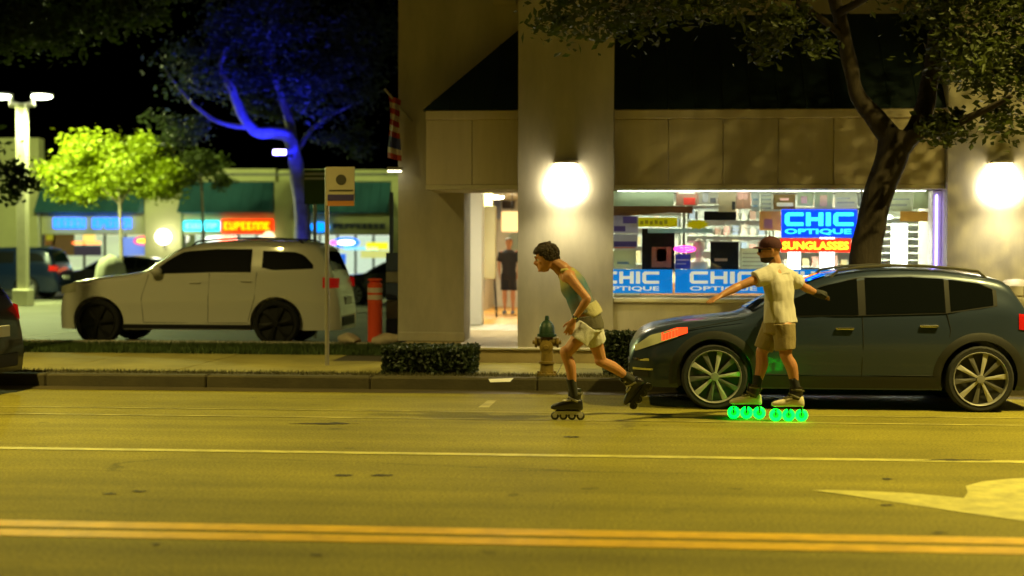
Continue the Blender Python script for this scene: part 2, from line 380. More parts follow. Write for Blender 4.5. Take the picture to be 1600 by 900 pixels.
# columns / piers / walls
MB().box(x_a0, x_a1, YB, YB+.9, ZP, zf0+.0).build('column', STUCCO, shop)
MB().box(x_a0, x_a1+.02, YB-.04, YB, ZP, ZP+.14, .01).build('plinth', STUCCO, shop)
MB().box(x_a0, x_p0-.002, YB+.003, YB+.9, zf0+.002, ZTOP).build('upper_wall', STUCCO, shop)
MB().box(x_p0, x_p1, YP, YB+.5, ZP, ZTOP).build('pier', STUCCO, shop)
MB().box(x_q0, x_q1, YP, YB+.5, ZP, ZTOP).build('pier', STUCCO, shop)
MB().box(x_q1+.002, x_q1+9, YW, YB, ZP, ZTOP).build('side_wall', STUCCO, shop)
# wall below and above the window
MB().box(x_p1+.002, x_q0-.002, YP+.05, YW+.25, ZP, zw0-.06).build('sill_wall', STUCCO, shop)
MB().box(x_p1+.002, x_q0-.002, YB, YB+.3, zw1, ZTOP).build('upper_wall', STUCCO, shop)
MB().box(x_p1+.003, x_q0-.003, YP+.01, YW+.24, zw0-.058, zw0, .01).build('window_sill', M('sill_white', (.72,.68,.52), .5), shop)
# fascia in panels + lip + soffit
def fascia(xa, xb, n, back):
    for i in range(n):
        a = xa+(xb-xa)*i/n; b = xa+(xb-xa)*(i+1)/n
        MB().box(a+.004, b-.004, YF+random.uniform(-.004,.004), YF+.2, zf0+.02, zf1-.13, .004).build('fascia_panel', STUC2, shop)
    MB().box(xa, xb, YF-.035, YF+.2, zf1-.127, zf1, .01).build('cornice_lip', STUC2, shop)
    MB().box(xa, xb, YF-.01, back, zf0-.04, zf0+.018).build('soffit', TRIM, shop)
x_f0 = PX(665, YF)
fascia(x_f0, x_p0-.003, 2, YB-.003)
MB().box(x_f0, x_f0+.2, YF+.205, YB-.004, zf0+.02, zf1-.002).build('fascia_return', STUC2, shop)
fascia(x_p1+.003, x_q0-.003, 6, YW+.26)
# hipped roof between fascia and upper wall
pr = YB-YF; zr = PZ(1300, 22, YB); pitch = (zr-zf1)/pr
hx = PX(805, 20.4)-x_f0
zl = zf1+pitch*pr
rf = MB().add([(x_f0-.04,YF-.05,zf1+.004),(x_p0-.002,YF-.05,zf1+.004),(x_p0-.002,YB,zl),(x_f0+pr*1.15,YB,zl),(x_f0-.04,YB,zf1+.004)], [(0,1,2,3),(0,3,4)]).build('roof', ROOFM, shop)
for k in range(1, 4):
    xx = x_f0+(x_p0-x_f0)*k/4; t1 = min(1, (xx-x_f0)/(pr*1.15))
    MB().tube([(xx,YF-.05,zf1+.012),(xx,YF-.05+(pr+.05)*t1,zf1+.012+(zl-zf1)*t1)], .012, 6).build('roof_seam', ROOFM, rf)
rf2 = MB().add([(x_p1+.002,YF-.05,zf1+.004),(x_q0-.002,YF-.05,zf1+.004),(x_q0-.002,YB,zl),(x_p1+.002,YB,zl)], [(0,1,2,3)]).build('roof', ROOFM, shop)
for k in range(1, 12):
    xx = x_p1+(x_q0-x_p1)*k/12
    MB().tube([(xx,YF-.05,zf1+.012),(xx,YB,zl+.008)], .012, 6).build('roof_seam', ROOFM, rf2)
MB().box(PX(770,YB), PX(806,YB), YB-.05, YB, PZ(788,8,YB), PZ(788,-14,YB), .01).build('wall_vent', TRIM, shop)
# window: dark frame, glass panes, mullions
FRM = M('frame_dark', (.03,.028,.022), .4, .5)
ALU = M('frame_alu', (.6,.6,.52), .35, .7)
YG = YW+.12
wx0, wx1 = x_p1+.004, PX(1457, YW)
win = MB().box(wx0, x_q0-.004, YG-.04, YG+.04, zw1-.055, zw1-.012).build('window_head', FRM, shop)
MB().box(wx0, x_q0-.004, YG-.05, YG+.05, zw1-.012, zw1+.02).build('window_head_trim', ALU, shop)
MB().box(wx0, wx1, YG-.04, YG+.04, zw0+.001, zw0+.03).build('window_base', ALU, shop)
PANE = glass_mat('shop_glass')
mx = [wx0, PX(1160,YG), PX(1345,YG), wx1]
for a, b in zip(mx[:-1], mx[1:]):
    MB().box(a+.012, b-.012, YG-.006, YG+.006, zw0+.032, zw1-.057).build('window_pane', PANE, shop)
for a in (mx[2],):
    MB().box(a-.012, a+.012, YG-.03, YG+.03, zw0+.032, zw1-.057).build('mullion', ALU, shop)
MB().box(wx1, x_q0-.004, YW+.02, YG+.2, zw0+.002, zw1-.058).build('window_jamb', M('jamb_white', (.7,.66,.66), .5), shop)
jl = tag(MB().tube([(wx1+.05, YW-.0, zw1-.12),(wx1+.05, YW-.0, zw0+.3)], .012, 8).build('led_strip', E('led_violet', (.42,.32,1.0), 7), None), 'thin violet light strip running down the right window jamb', 'light strip')

# ---------------------------------------------------------------- shop room behind the window
RX0, RX1, RY1, RZ1 = x_p0+.2, x_q1+1.0, 25.4, 3.05
IWALL = M('room_wall', (.62,.62,.5), .8, var=.08)
room = empty('shop_room', (2, 23, ZP), kind='structure')
MB().box(RX0, RX1, RY1, RY1+.1, ZP+.001, RZ1).build('room_wall', IWALL, room)
MB().box(RX0-.1, RX0, YB+.51, RY1+.1, ZP+.001, RZ1).build('room_wall', IWALL, room)
MB().box(RX1, RX1+.1, YB+.01, RY1+.1, ZP+.001, RZ1).build('room_wall', IWALL, room)
MB().box(RX0, RX1, YW+.27, RY1, RZ1+.001, RZ1+.08).build('ceiling', M('ceiling_white', (.7,.7,.62), .8), room)
MB().box(RX0, RX1, YW+.26, RY1, ZP+.002, ZP+.01).build('room_floor', M('room_tiles', (.4,.3,.18), .4, var=.1), room)
FLUO = (.86, 1.0, .74)
for i, x in enumerate((PX(1010,22), PX(1170,22), PX(1330,22), PX(1450,22))):
    c = empty('ceiling_light', (x, 22.3, RZ1), ['fluorescent ceiling panel at the left end of the shop room', 'fluorescent ceiling panel left of the middle of the shop room', 'fluorescent ceiling panel right of the middle of the shop room', 'fluorescent ceiling panel at the right end of the shop room'][i], 'ceiling light', 'fluorescent panels in the shop ceiling')
    MB().box(x-.33, x+.33, 21.7, 22.9, RZ1-.04, RZ1-.002, .01).build('housing', M('lamp_white', (.8,.8,.75), .5), c)
    MB().box(x-.29, x+.29, 21.75, 22.85, RZ1-.052, RZ1-.042).build('diffuser', E('fluo_panel', FLUO, 85), c)
dl_ = empty('added_strip_light', ((wx0+wx1)/2, YG+.07, zw1-.06), 'added strip light hidden at the window head to brighten the posters', 'strip light')  # added unseen lamp, put in to brighten the poster fronts
MB().box(wx0+.05, wx1-.05, YG+.045, YG+.10, zw1-.05, zw1-.02).build('housing', M('added_strip_body', (.6,.6,.55), .5), dl_)
MB().box(wx0+.06, wx1-.06, YG+.05, YG+.095, zw1-.06, zw1-.0505).build('diffuser', E('added_strip_glow', (.9,1.0,.78), 14), dl_)
# shelving on the back wall
SHELF = M('shelf_white', (.7,.7,.62), .4); WOOD = M('wood_brown', (.22,.1,.035), .5, var=.25, scale=4, stretch=(1,6,6)); BLK = M('black_satin', (.012,.011,.01), .35)
cols = [(.7,.35,.3),(.75,.72,.6),(.3,.35,.5),(.7,.55,.3),(.6,.6,.55),(.35,.2,.15),(.75,.6,.5)]
def px_rect(p0, p1, q0, q1, Y): return PX(p0, Y), PX(p1, Y), PZ((p0+p1)/2, q1, Y), PZ((p0+p1)/2, q0, Y)
def shelf_unit(p0, p1, q0, q1, Y, rows, label, items=True):
    x0, x1, z0, z1 = px_rect(p0, p1, q0, q1, Y)
    s = empty('display_shelf', ((x0+x1)/2, Y+.15, z0), label, 'shelf', 'shelving in the shop')
    MB().box(x0, x1, Y+.28, Y+.3, z0, z1).build('back_panel', SHELF, s)
    for k in range(rows+1):
        z = z0+(z1-z0)*k/rows
        MB().box(x0, x1, Y, Y+.278, z-.012, z+.012, .003).build('shelf_board', SHELF, s)
    for x in (x0, x1): MB().box(x-.015, x+.015, Y-.004, Y+.302, z0-.02, z1+.02, .003).build('upright', SHELF, s)
    return s, x0, x1, z0, z1
def eyeglass_boxes(info, rows, n, label):
    s, x0, x1, z0, z1 = info; mb = MB(); cc = []
    for k in range(rows):
        z = z0+(z1-z0)*k/rows+.013
        for i in range(n):
            a = x0+.03+(x1-x0-.06)*(i+.15)/n; b = x0+.03+(x1-x0-.06)*(i+.8)/n
            h = (z1-z0)/rows*random.uniform(.35, .7); q = len(mb.v)
            mb.box(a, b, s.location.y-.1, s.location.y+.05, z, z+h); cc += [random.choice(cols)]*(len(mb.v)-q)
    o = raw('spectacle_cases', mb.v, mb.f, M('case_print', attr='col', rough=.4)); tag(o, label, 'cases', kind='stuff')
    at = o.data.color_attributes.new('col', 'FLOAT_COLOR', 'POINT'); at.data.foreach_set('color', [x for c in cc for x in (*c, 1.0)])
a = shelf_unit(958, 1065, 300, 440, 25.0, 5, 'white display shelf at the left of the shop back wall'); eyeglass_boxes(a, 5, 7, 'rows of spectacle cases on the left display shelf')
a = shelf_unit(1072, 1200, 296, 440, 25.0, 6, 'white display shelf in the middle of the shop back wall'); eyeglass_boxes(a, 6, 9, 'rows of spectacle cases on the middle display shelf')
a = shelf_unit(1205, 1345, 300, 440, 25.0, 6, 'white display shelf behind the blue neon sign'); eyeglass_boxes(a, 6, 9, 'rows of spectacle cases behind the neon sign')
a = shelf_unit(1352, 1455, 340, 440, 24.0, 9, 'white slatted shelf at the right end of the shop window')
# posters, cards and fittings close behind the glass
def print_mat(name, rgb):
    # printed paper or vinyl: some of the shop light comes through from behind
    if name in MATS: return MATS[name]
    m = M(name, rgb, .5, var=.12, scale=6); n = m.node_tree; t = n.nodes.new('ShaderNodeBsdfTranslucent'); t.inputs[0].default_value = (*rgb, 1); mx = n.nodes.new('ShaderNodeMixShader'); mx.inputs[0].default_value = .7
    n.links.new(n.nodes['Principled BSDF'].outputs[0], mx.inputs[1]); n.links.new(t.outputs[0], mx.inputs[2]); n.links.new(mx.outputs[0], n.nodes['Material Output'].inputs[0])
    return m
def poster(p0, p1, q0, q1, Y, rgb, label, name='poster', cat='poster', marks=(), es=0, group=None, th=.012):
    x0, x1, z0, z1 = px_rect(p0, p1, q0, q1, Y)
    mt = print_mat('print_%02d%02d%02d' % tuple(int(c*99) for c in rgb), rgb)
    r = empty(name, ((x0+x1)/2, Y, z0), label, cat, group)
    MB().box(x0, x1, Y, Y+th, z0, z1, .002).build('card', mt, r)
    for (a, b, c, d, col) in marks:
        MB().box(x0+(x1-x0)*a, x0+(x1-x0)*b, Y-.003, Y-.0005, z0+(z1-z0)*c, z0+(z1-z0)*d).build('print', M('ink_%02d%02d%02d' % tuple(int(q*99) for q in col), col, .5), r)
    return r
Y1 = YG+.16
WH, CR, PK, RD, PU = (.75,.75,.68), (.72,.66,.48), (.75,.42,.36), (.75,.06,.04), (.12,.08,.36)
poster(957,1052,297,322,Y1,(.62,.72,.55),'long pale green banner at the top left of the shop window','banner','banner')
poster(1056,1089,297,321,Y1,(.72,.48,.38),'salmon poster with a red square, top of the shop window','poster','poster',[(.35,.9,.05,.5,RD),(.1,.9,.75,.9,WH)])
poster(1091,1121,297,319,Y1+.05,WH,'white card with grey figure beside the salmon poster','poster','poster',[(.2,.5,.1,.8,(.4,.4,.42)),(.6,.9,.1,.45,(.12,.12,.14))])
poster(1122,1149,299,331,Y1+.02,CR,'cream card with small black mark at the window top','poster','poster',[(.78,.97,.1,.5,(.03,.03,.03))])
poster(1150,1172,297,326,Y1+.06,(.76,.56,.44),'peach poster in the top middle of the window','poster','poster',[(.1,.8,.5,.95,PK)])
poster(1174,1186,297,330,Y1+.03,(.6,.66,.66),'narrow pale blue card at the window top','poster','poster',[(.2,.8,.2,.3,(.2,.3,.4)),(.2,.8,.5,.6,(.2,.3,.4))])
poster(1188,1206,299,330,Y1+.06,(.66,.7,.6),'grey striped price card at the window top','poster','poster',[(0.1,.9,.1+.22*i,.2+.22*i,(.3,.33,.3)) for i in range(4)])
poster(1208,1242,304,327,Y1+.03,(.36,.26,.1),'brown picture with pale band above the neon sign','poster','poster',[(.15,.9,.2,.45,CR),(.3,.7,.6,.75,PK)])
poster(1246,1270,300,322,Y1+.07,(.6,.68,.5),'pale green card above the neon sign','poster','poster',[(.2,.6,.2,.7,(.5,.3,.3))])
poster(1272,1300,297,325,Y1+.03,(.5,.56,.42),'grey green portrait card above the neon sign','poster','poster',[(.3,.7,.1,.7,(.45,.28,.22))])
poster(1304,1338,299,326,Y1+.05,(.66,.68,.55),'pale card left of the tree trunk at the window top','poster','poster',[(.1,.9,.3,.4,(.3,.3,.28)),(.1,.7,.55,.65,(.3,.3,.28))])
poster(1386,1424,298,330,Y1+.05,(.62,.66,.5),'pale card with grey lettering right of the tree trunk','poster','poster',[(.1,.8,.25,.35,(.25,.27,.25)),(.15,.9,.55,.62,(.25,.27,.25))])
poster(1426,1455,298,326,Y1+.03,(.56,.62,.42),'olive tinted card in the top right corner of the window','poster','poster')
poster(1406,1454,330,346,Y1+.1,(.6,.42,.14),'tan paper strip above the slatted shelf','poster','poster')
poster(957,997,337,364,Y1,(.5,.48,.6),'purple and white poster at the left edge of the window','poster','poster',[(.4,.95,.55,.95,PU),(.05,.5,.1,.4,PU)])
poster(957,996,366,388,Y1+.02,(.56,.55,.62),'lilac poster with dark purple band, left edge of the window','poster','poster',[(.05,.97,.12,.5,PU),(.05,.9,.02,.08,RD)])
poster(957,994,391,420,Y1,(.66,.68,.5),'pale green notice with small blue line above the blue banner','poster','poster',[(.2,.7,.25,.38,(.3,.42,.5))])
poster(1003,1054,357,421,Y1+.25,(.025,.018,.012),'dark framed display board behind the yellow sign','display_board','board',[(.3,.9,.05,.55,(.28,.09,.04)),(.45,.75,.2,.5,(.4,.16,.08))])
poster(1055,1079,397,420,Y1+.03,(.1,.12,.42),'small dark blue poster under the pink neon tube','poster','poster',[(.1,.9,.55,.65,(.6,.62,.75)),(.1,.7,.3,.38,(.6,.62,.75))])
poster(1110,1154,378,421,Y1+.3,(.02,.018,.014),'black display board left of the capped skater','display_board','board',[(.15,.6,.3,.4,(.35,.2,.1))])
poster(1156,1196,388,420,Y1+.2,(.64,.64,.46),'stack of pale boxes printed with grey lines behind skater','poster','poster',[(.1,.9,.12+.2*i,.18+.2*i,(.35,.34,.26)) for i in range(4)])
poster(1186,1220,330,360,Y1+.2,(.66,.46,.2),'orange tan poster left of the neon sign','poster','poster',[(.2,.6,.1,.6,(.5,.3,.2))])
poster(1100,1150,330,345,Y1+.35,(.03,.03,.022),'black upper display strip with metal rails','display_board','board')
# brown valance, yellow signs, pale strip, rails
x0, x1, z0, z1 = px_rect(958, 1082, 322, 337, Y1+.1)
vl = MB().prism([(x0,z1),(x1,z1),(x1,z0+.03),((x0+x1)/2+.25,z0+.05),((x0+x1)/2-.1,z0+.02),(x0,z0-.02)], 1, Y1+.1, Y1+.16).build('wooden_valance', WOOD, None); tag(vl, 'brown wooden valance curving under the green banner', 'valance')
def yellow(p0, p1, q0, q1, label, burst):
    x0, x1, z0, z1 = px_rect(p0, p1, q0, q1, Y1+.05)
    if burst:
        n = 22; pl = [((x0+x1)/2+(x1-x0)/2*math.cos(2*math.pi*k/n)*(1 if k % 2 else .72), (z0+z1)/2+(z1-z0)/2*math.sin(2*math.pi*k/n)*(1 if k % 2 else .72)) for k in range(n)]
        o = MB().prism(pl, 1, Y1+.05, Y1+.06)
    else: o = MB().box(x0, x1, Y1+.05, Y1+.06, z0, z1)
    return tag(o.build('price_sign', print_mat('price_yellow', (.85,.8,.01)), None), label, 'sign')
r = yellow(985,1058,340,354,'long bright yellow strip sign in the left of the window', False)
x0, x1, z0, z1 = px_rect(1000,1045,344,351,Y1+.05)
for i in range(6):
    a = x0+(x1-x0)*i/6; MB().box(a, a+(x1-x0)/9, Y1+.044, Y1+.048, z0+.01*(i % 2), z1-.012*((i+1) % 2)).build('lettering', M('olive_ink', (.35,.3,.01), .6), r)
yellow(1070,1109,343,359,'yellow starburst price sign in the window', True)
poster(1012,1113,357,364,Y1+.08,(.45,.6,.62),'pale blue strip under the yellow signs','price_strip','strip')
for i, (p0, p1, q, lab) in enumerate([(1070,1186,345,'upper metal display rail across the window'),(1076,1186,377,'lower metal display rail across the window'),(1002,1076,336,'short metal rail under the wooden valance')]):
    tag(MB().tube([P(p0,q,Y1+.12), P(p1,q,Y1+.12)], .008, 8).build('display_rail', ALU, None, smooth=True), lab, 'rail')
sp = M('spec_frames', (.7,.7,.6), .3, .8)
for i, (p, q, lab) in enumerate([(1117,353,'giant display spectacles, wire rims, under the upper rail'),(1140,366,'pair of oversized wire spectacles hanging above the lower rail'),(1160,352,'wire display spectacles nearest the capped skater')]):
    c = P(p, q, Y1+.14); mb = MB()
    for s_ in (-1, 1):
        mb.tube([c+Vector((s_*.085+.07*math.cos(t), 0, .045*math.sin(t))) for t in [2*math.pi*k/16 for k in range(17)]], .006, 6)
    mb.tube([c+Vector((-.02,0,.01)), c+Vector((.02,0,.01))], .006, 6)
    tag(mb.build('display_spectacles', sp, None), lab, 'spectacles', 'spectacles hanging in the window')
# mannequin bust in the window
c = P(1092, 420, Y1+.2); s_ = .009
mb = MB(); mb.lathe([(.01,0),(.1,0),(.13,.06),(.12,.14),(.05,.2),(.045,.26),(.07,.3),(.085,.36),(.075,.43),(.03,.47),(.001,.475)], c-Vector((0,0,.04)), 16)
tag(mb.build('mannequin_bust', M('mannequin', (.7,.58,.42), .5), None, smooth=True), 'cream mannequin bust between the dark display boards', 'mannequin')
# blue banners with lettering; glow in the colours stands in for lamplight
BLUE = M('banner_blue_glow', (.0,.19,.62), .5, emis=(.0,.19,.62), es=.85); BW = M('banner_white_glow', (.75,.76,.62), .5, emis=(.75,.78,.6), es=.7)
def stroke_chic(x0, x1, z0, z1, y, t, name, mat, parent, th=.006):
    # wide block capitals C H I C
    w = (x1-x0); h = z1-z0
    cells = [(0,.27),(.31,.56),(.60,.67),(.71,1.0)]
    for ch, (a, b) in zip('CHIC', cells):
        xa, xb = x0+w*a, x0+w*b; mb = MB(); tt = t*1.25
        if ch == 'C':
            k = t*.7
            mb.prism([(xa+k,z0),(xb,z0),(xb,z0+t),(xa+tt,z0+t),(xa+tt,z1-t),(xb,z1-t),(xb,z1),(xa+k,z1),(xa,z1-k),(xa,z0+k)], 1, y, y+th)
        elif ch == 'H':
            mb.prism([(xa,z0),(xa+tt,z0),(xa+tt,(z0+z1-t)/2),(xb-tt,(z0+z1-t)/2),(xb-tt,z0),(xb,z0),(xb,z1),(xb-tt,z1),(xb-tt,(z0+z1+t)/2),(xa+tt,(z0+z1+t)/2),(xa+tt,z1),(xa,z1)], 1, y, y+th)
        else: mb.box(xa, xb, y, y+th, z0, z1)
        mb.build(name, mat, parent)
YBN = YG+.06
def blue_banner(p0, p1, l0, l1, label):
    x0, x1, z0, z1 = px_rect(p0, p1, 421, 458, YBN); a, b = PX(l0, YBN), PX(l1, YBN)
    r = empty('shop_banner', ((x0+x1)/2, YBN, z0), label, 'banner', 'blue banners along the window bottom')
    MB().box(x0, x1, YBN, YBN+.004, z0, z1).build('cloth', BLUE, r)
    zt, zm = PZ(p0, 424, YBN), PZ(p0, 443, YBN)
    stroke_chic(a, b, zm, zt, YBN-.008, .042, 'letter', BW, r)
    text_mesh('OPTIQUE', a, b, PZ(p0, 455, YBN), PZ(p0, 447, YBN), YBN-.003, .004, 'lettering', BW, r, .02)
blue_banner(942, 1051, 940, 1030, 'blue banner reading CHIC OPTIQUE next to the lit pier')
blue_banner(1055, 1204, 1078, 1183, 'blue banner reading CHIC OPTIQUE behind the outstretched arm')
blue_banner(1208, 1330, 1224, 1312, 'blue banner reading CHIC OPTIQUE low behind the dark hatchback')
# neon signs
NEC = E('neon_cyan', (.03,.55,1.0), 3.2); NEB = E('neon_blue', (.0,.05,.9), 1.6); NEO = E('neon_yellow', (1.0,.55,.02), 4.0); NER = E('neon_red', (1.0,.03,.01), 1.8); NEP = E('neon_pink', (1.0,.04,.35), 4)
YN = YG+.09
x0, x1, z0, z1 = px_rect(1221, 1339, 327, 371, YN)
r = empty('neon_sign', ((x0+x1)/2, YN, z0), 'blue neon sign reading CHIC OPTIQUE in the shop window', 'neon sign')
MB().box(x0, x1, YN+.012, YN+.04, z0, z1, .01).build('backing', NEB, r)
a, b = PX(1226, YN), PX(1333, YN)
stroke_chic(a, b, PZ(1280, 353, YN), PZ(1280, 332, YN), YN-.006, .05, 'letter', NEC, r, .016)
text_mesh('OPTIQUE', a, PX(1330, YN), PZ(1280, 367, YN), PZ(1280, 357.5, YN), YN+.008, .014, 'lettering', NEC, r, .025)
x0, x1, z0, z1 = px_rect(1219, 1330, 373, 394, YN)
r = empty('neon_sign', ((x0+x1)/2, YN, z0), 'red and yellow neon sign under the blue one', 'neon sign')
MB().box(x0, x1, YN+.012, YN+.04, z0, z1, .01).build('backing', NER, r)
text_mesh('SUNGLASSES', PX(1222, YN), PX(1326, YN), PZ(1280, 390, YN), PZ(1280, 377.5, YN), YN+.008, .014, 'lettering', NEO, r, .03)
c0, c1 = P(1054, 389, Y1), P(1086, 389, Y1); cc = (c0+c1)/2
mb = MB(); mb.tube([cc+Vector((.145*math.cos(t), 0, .038*math.sin(t))) for t in [2*math.pi*k/20 for k in range(21)]], .014, 8)
r = tag(mb.build('neon_tube', NEP, None, smooth=True), 'small pink oval neon tube in the left of the window', 'neon sign')
MB().tube([cc+Vector((-.1,0,0)), cc+Vector((.1,0,0))], .012, 8).build('inner_tube', E('neon_violet', (.35,.05,1.0), 3), r)
# lit white display columns
for p0, p1, q0, q1, lab in [(1233,1251,376,430,'short glowing white display column under the red sign'),(1283,1304,350,430,'glowing white display column crossing behind the neon signs'),(1395,1418,349,432,'tall glowing white display column right of the tree trunk')]:
    Y = YG+.5; x0, x1, z0, z1 = px_rect(p0, p1, q0, q1, Y)
    r = empty('display_column', ((x0+x1)/2, Y, zw0), lab, 'light column', 'glowing display columns')
    MB().box(x0, x1, Y, Y+.15, z0, z1, .01).build('light_tube', E('column_white', (.95,1.0,.9), 4.5), r)
    MB().box(x0-.03, x1+.03, Y-.03, Y+.18, z0-.3, z0-.001, .01).build('column_base', SHELF, r)
lamp_ov = P(1380, 339, Y1+.3)
mb = MB(); mb.tube([lamp_ov+Vector((.12*math.cos(t), .05*math.sin(t), .03*math.sin(t))) for t in [2*math.pi*k/20 for k in range(21)]], .013, 8)
tag(mb.build('ring_lamp', E('ring_white', (.85,1,.9), 5), None, smooth=True), 'small glowing ring lamp just right of the tree trunk', 'lamp')
# display counter inside, below the window line
MB2 = MB().box(PX(1000,23), PX(1440,23), 22.8, 23.4, ZP+.012, 1.2, .02)
tag(MB2.build('shop_counter', WOOD, None), 'brown counter standing inside the optician shop', 'counter')

# ---------------------------------------------------------------- wall lights on the piers
def sconce(px, label):
    c = P(px, 254, YP); r = empty('wall_light', (c.x, YP, c.z), label, 'wall light', 'wall lights on the piers')
    HS = M('sconce_metal', (.5,.45,.35), .4, .5)
    n = 14; pl = [(c.x+.17*math.cos(math.pi*k/n), YP-.001-.19*math.sin(math.pi*k/n)) for k in range(n+1)]
    MB().prism(pl, 2, c.z-.015, c.z+.02).build('cap', HS, r)
    rows = []; n = 16
    for j in range(13):
        t = j/12; w = .30*math.sin(math.pi*(.14+.36*t/.62) if t < .62 else math.pi*(.5+.5*(t-.62)/.38))**(.8 if t < .62 else .55) if j < 12 else .01
        rows.append([(c.x+w*math.cos(math.pi*k/n), YP-.002-.17*(w/.285)*math.sin(math.pi*k/n), c.z-.03-.56*t) for k in range(n+1)])
    MB().grid(rows).build('egg_glow', E('sconce_glow', (1.0,.88,.56), 26.0), r, smooth=True, angle=80)  # egg-shaped glowing surface below the cap
    lamp('SPOT', 'added_wall_wash', (c.x, YP-.45, c.z-.5), 62, (1.0,.87,.5), r, .12, (c.x, YP-.30, c.z-2), 145, .9)  # added unseen spot hanging in front of the pier, washes the wall
sconce(884, 'half round wall light on the pier beside the window')
sconce(1563, 'half round wall light on the right hand pier by the frame edge')

# ---------------------------------------------------------------- entrance hall seen between column and pier
hall = empty('entrance_hall', (-2.5, 26, ZP), kind='structure')
HW = M('hall_wall', (.66,.62,.48), .8, var=.1)
hx0, hx1, hy1, hz = x_a0+.12, x_p0+.9, 36.0, 3.0
MB().box(hx0-.1, hx0, YB+.91, hy1, ZP, hz).build('hall_wall', HW, hall)
MB().box(hx1, hx1+.1, RY1+.11, hy1, ZP, hz).build('hall_wall', HW, hall)
MB().box(hx0, hx1, hy1, hy1+.1, ZP, hz).build('hall_wall', HW, hall)
MB().box(hx0, hx1+.1, YB+.91, hy1, hz+.001, hz+.08).build('hall_ceiling', MATS['ceiling_white'], hall)
MB().box(hx0, hx1, 24.61, 26.6, 0, ZP-.001).build('hall_floor', M('hall_tiles', (.55,.52,.38), .35), hall)
MB().box(hx0, hx1, 26.601, hy1, 0, ZP).build('hall_floor', M('hall_wood', (.62,.32,.06), .4, var=.2, scale=3, stretch=(6,1,1)), hall)
for y in (24.0, 28.0, 32.5):
    r = empty('hall_ceiling_light', (PX(775, y), y, hz), {24.0:'round ceiling light just inside the entrance', 28.0:'round ceiling light over the middle of the entrance hall', 32.5:'round ceiling light at the far end of the entrance hall'}[y], 'ceiling light', 'ceiling lights of the entrance hall')
    MB().lathe([(.2,0),(.2,-.05)], (PX(775, y), y, hz-.002), 18).build('rim', SHELF, r)
    MB().lathe([(.18,-.052),(.12,-.08),(.001,-.09)], (PX(775, y), y, hz), 18).build('diffuser', E('hall_glow', (1.0,.92,.66), 340), r)
x0, x1, z0, z1 = px_rect(724, 753, 292, 506, 26.3)
r = empty('display_pillar', ((x0+x1)/2, 26.3, ZP), 'white display pillar inside the entrance beside the tan column', 'pillar')
MB().box(x0-.2, x1, 26.3, 26.7, ZP+.002, hz-.01, .01).build('pillar_body', M('pillar_white', (.75,.72,.62), .5), r)
x0, x1, z0, z1 = px_rect(754, 769, 284, 322, 28.5)
tag(MB().box(x0, x1, 28.5, 28.53, z0, z1, .004).build('hanging_banner', M('lime_print', (.6,.6,.25), .6), None), 'yellow green banner hanging inside the entrance', 'banner')
x0, x1, z0, z1 = px_rect(752, 774, 322, 436, 29.6)
r = empty('tall_cabinet', ((x0+x1)/2, 29.6, ZP), 'olive cabinet on thin legs inside the entrance', 'cabinet')
MB().box(x0, x1, 29.6, 29.9, z0, z1, .01).build('cabinet_body', M('cabinet_olive', (.35,.32,.17), .6), r)
for xx in (x0+.03, x1-.03):
    for yy in (29.63, 29.87): MB().tube([(xx,yy,z0),(xx+(.05 if xx > (x0+x1)/2 else -.02),yy,ZP)], .012, 6).build('leg', BLK, r)
x0, x1, z0, z1 = px_rect(783, 815, 330, 362, 30.5)
r = empty('paper_lantern', ((x0+x1)/2, 30.5, z0), 'square cream lantern hanging in the entrance hall', 'lantern')
MB().box(x0, x1, 30.5, 30.8, z0, z1, .02).build('shade', E('lantern_cream', (.9,.62,.26), 1.1), r)
MB().tube([((x0+x1)/2, 30.65, z1),((x0+x1)/2, 30.65, hz)], .008, 6).build('cord', BLK, r)
for p0,p1,q0,q1,col,lab in [(784,804,300,326,(.12,.08,.05),'dark framed picture high on the far hall wall'),(795,815,366,402,(.72,.78,.66),'pale poster on the far hall wall behind the standing person'),(771,782,300,342,(.42,.48,.6),'narrow bluish poster on the far hall wall')]:
    poster(p0,p1,q0,q1,35.9,col,lab,'wall_picture','picture')
# ================================================================ row of shops across the parking lot
YM = 57.0
MALL = M('mall_stucco', (.58,.58,.28), .85, var=.08, scale=.6); TEAL = M('mall_awning', (.035,.13,.15), .6, var=.15, scale=1)
mall = empty('shop_row', (-18, YM, 0), 'low pale shop row with teal awnings across the parking lot', 'building')
mz = lambda q: PZ(300, q, YM)
zc1, zc0, za0, zb0 = mz(264), mz(284), mz(333), mz(367)
xs = lambda p: PX(p, YM)
MB().box(xs(-60), xs(700), YM+4, YM+4.2, LOTZ, zc1-.3).build('rear_wall', MALL, mall)
MB().box(xs(300), xs(432), YM-.15, YM+.4, zc0, zc1, .03).build('cornice', MALL, mall)
MB().box(xs(436), xs(700), YM-.15, YM+.4, zc0, zc1-.05, .03).build('cornice', MALL, mall)
MB().box(xs(60), xs(296), YM-.15, YM+.4, zc0, zc1-.02, .03).build('cornice', MALL, mall)
MB().box(xs(-60), xs(64), YM-.25, YM+.4, LOTZ, mz(215), .03).build('end_wall', MALL, mall)
MB().box(xs(-70), xs(700), YM-.3, YM+4.3, zc1-.28, zc1-.2).build('roof', M('mall_roof', (.2,.2,.18), .9), mall)
for p0, p1, zt in [(228,286,zc0-.002),(430,470,zc0-.002),(612,640,zc0-.002)]:
    MB().box(xs(p0), xs(p1), YM-.2, YM+.35, LOTZ, zt, .03).build('pillar', MALL, mall)
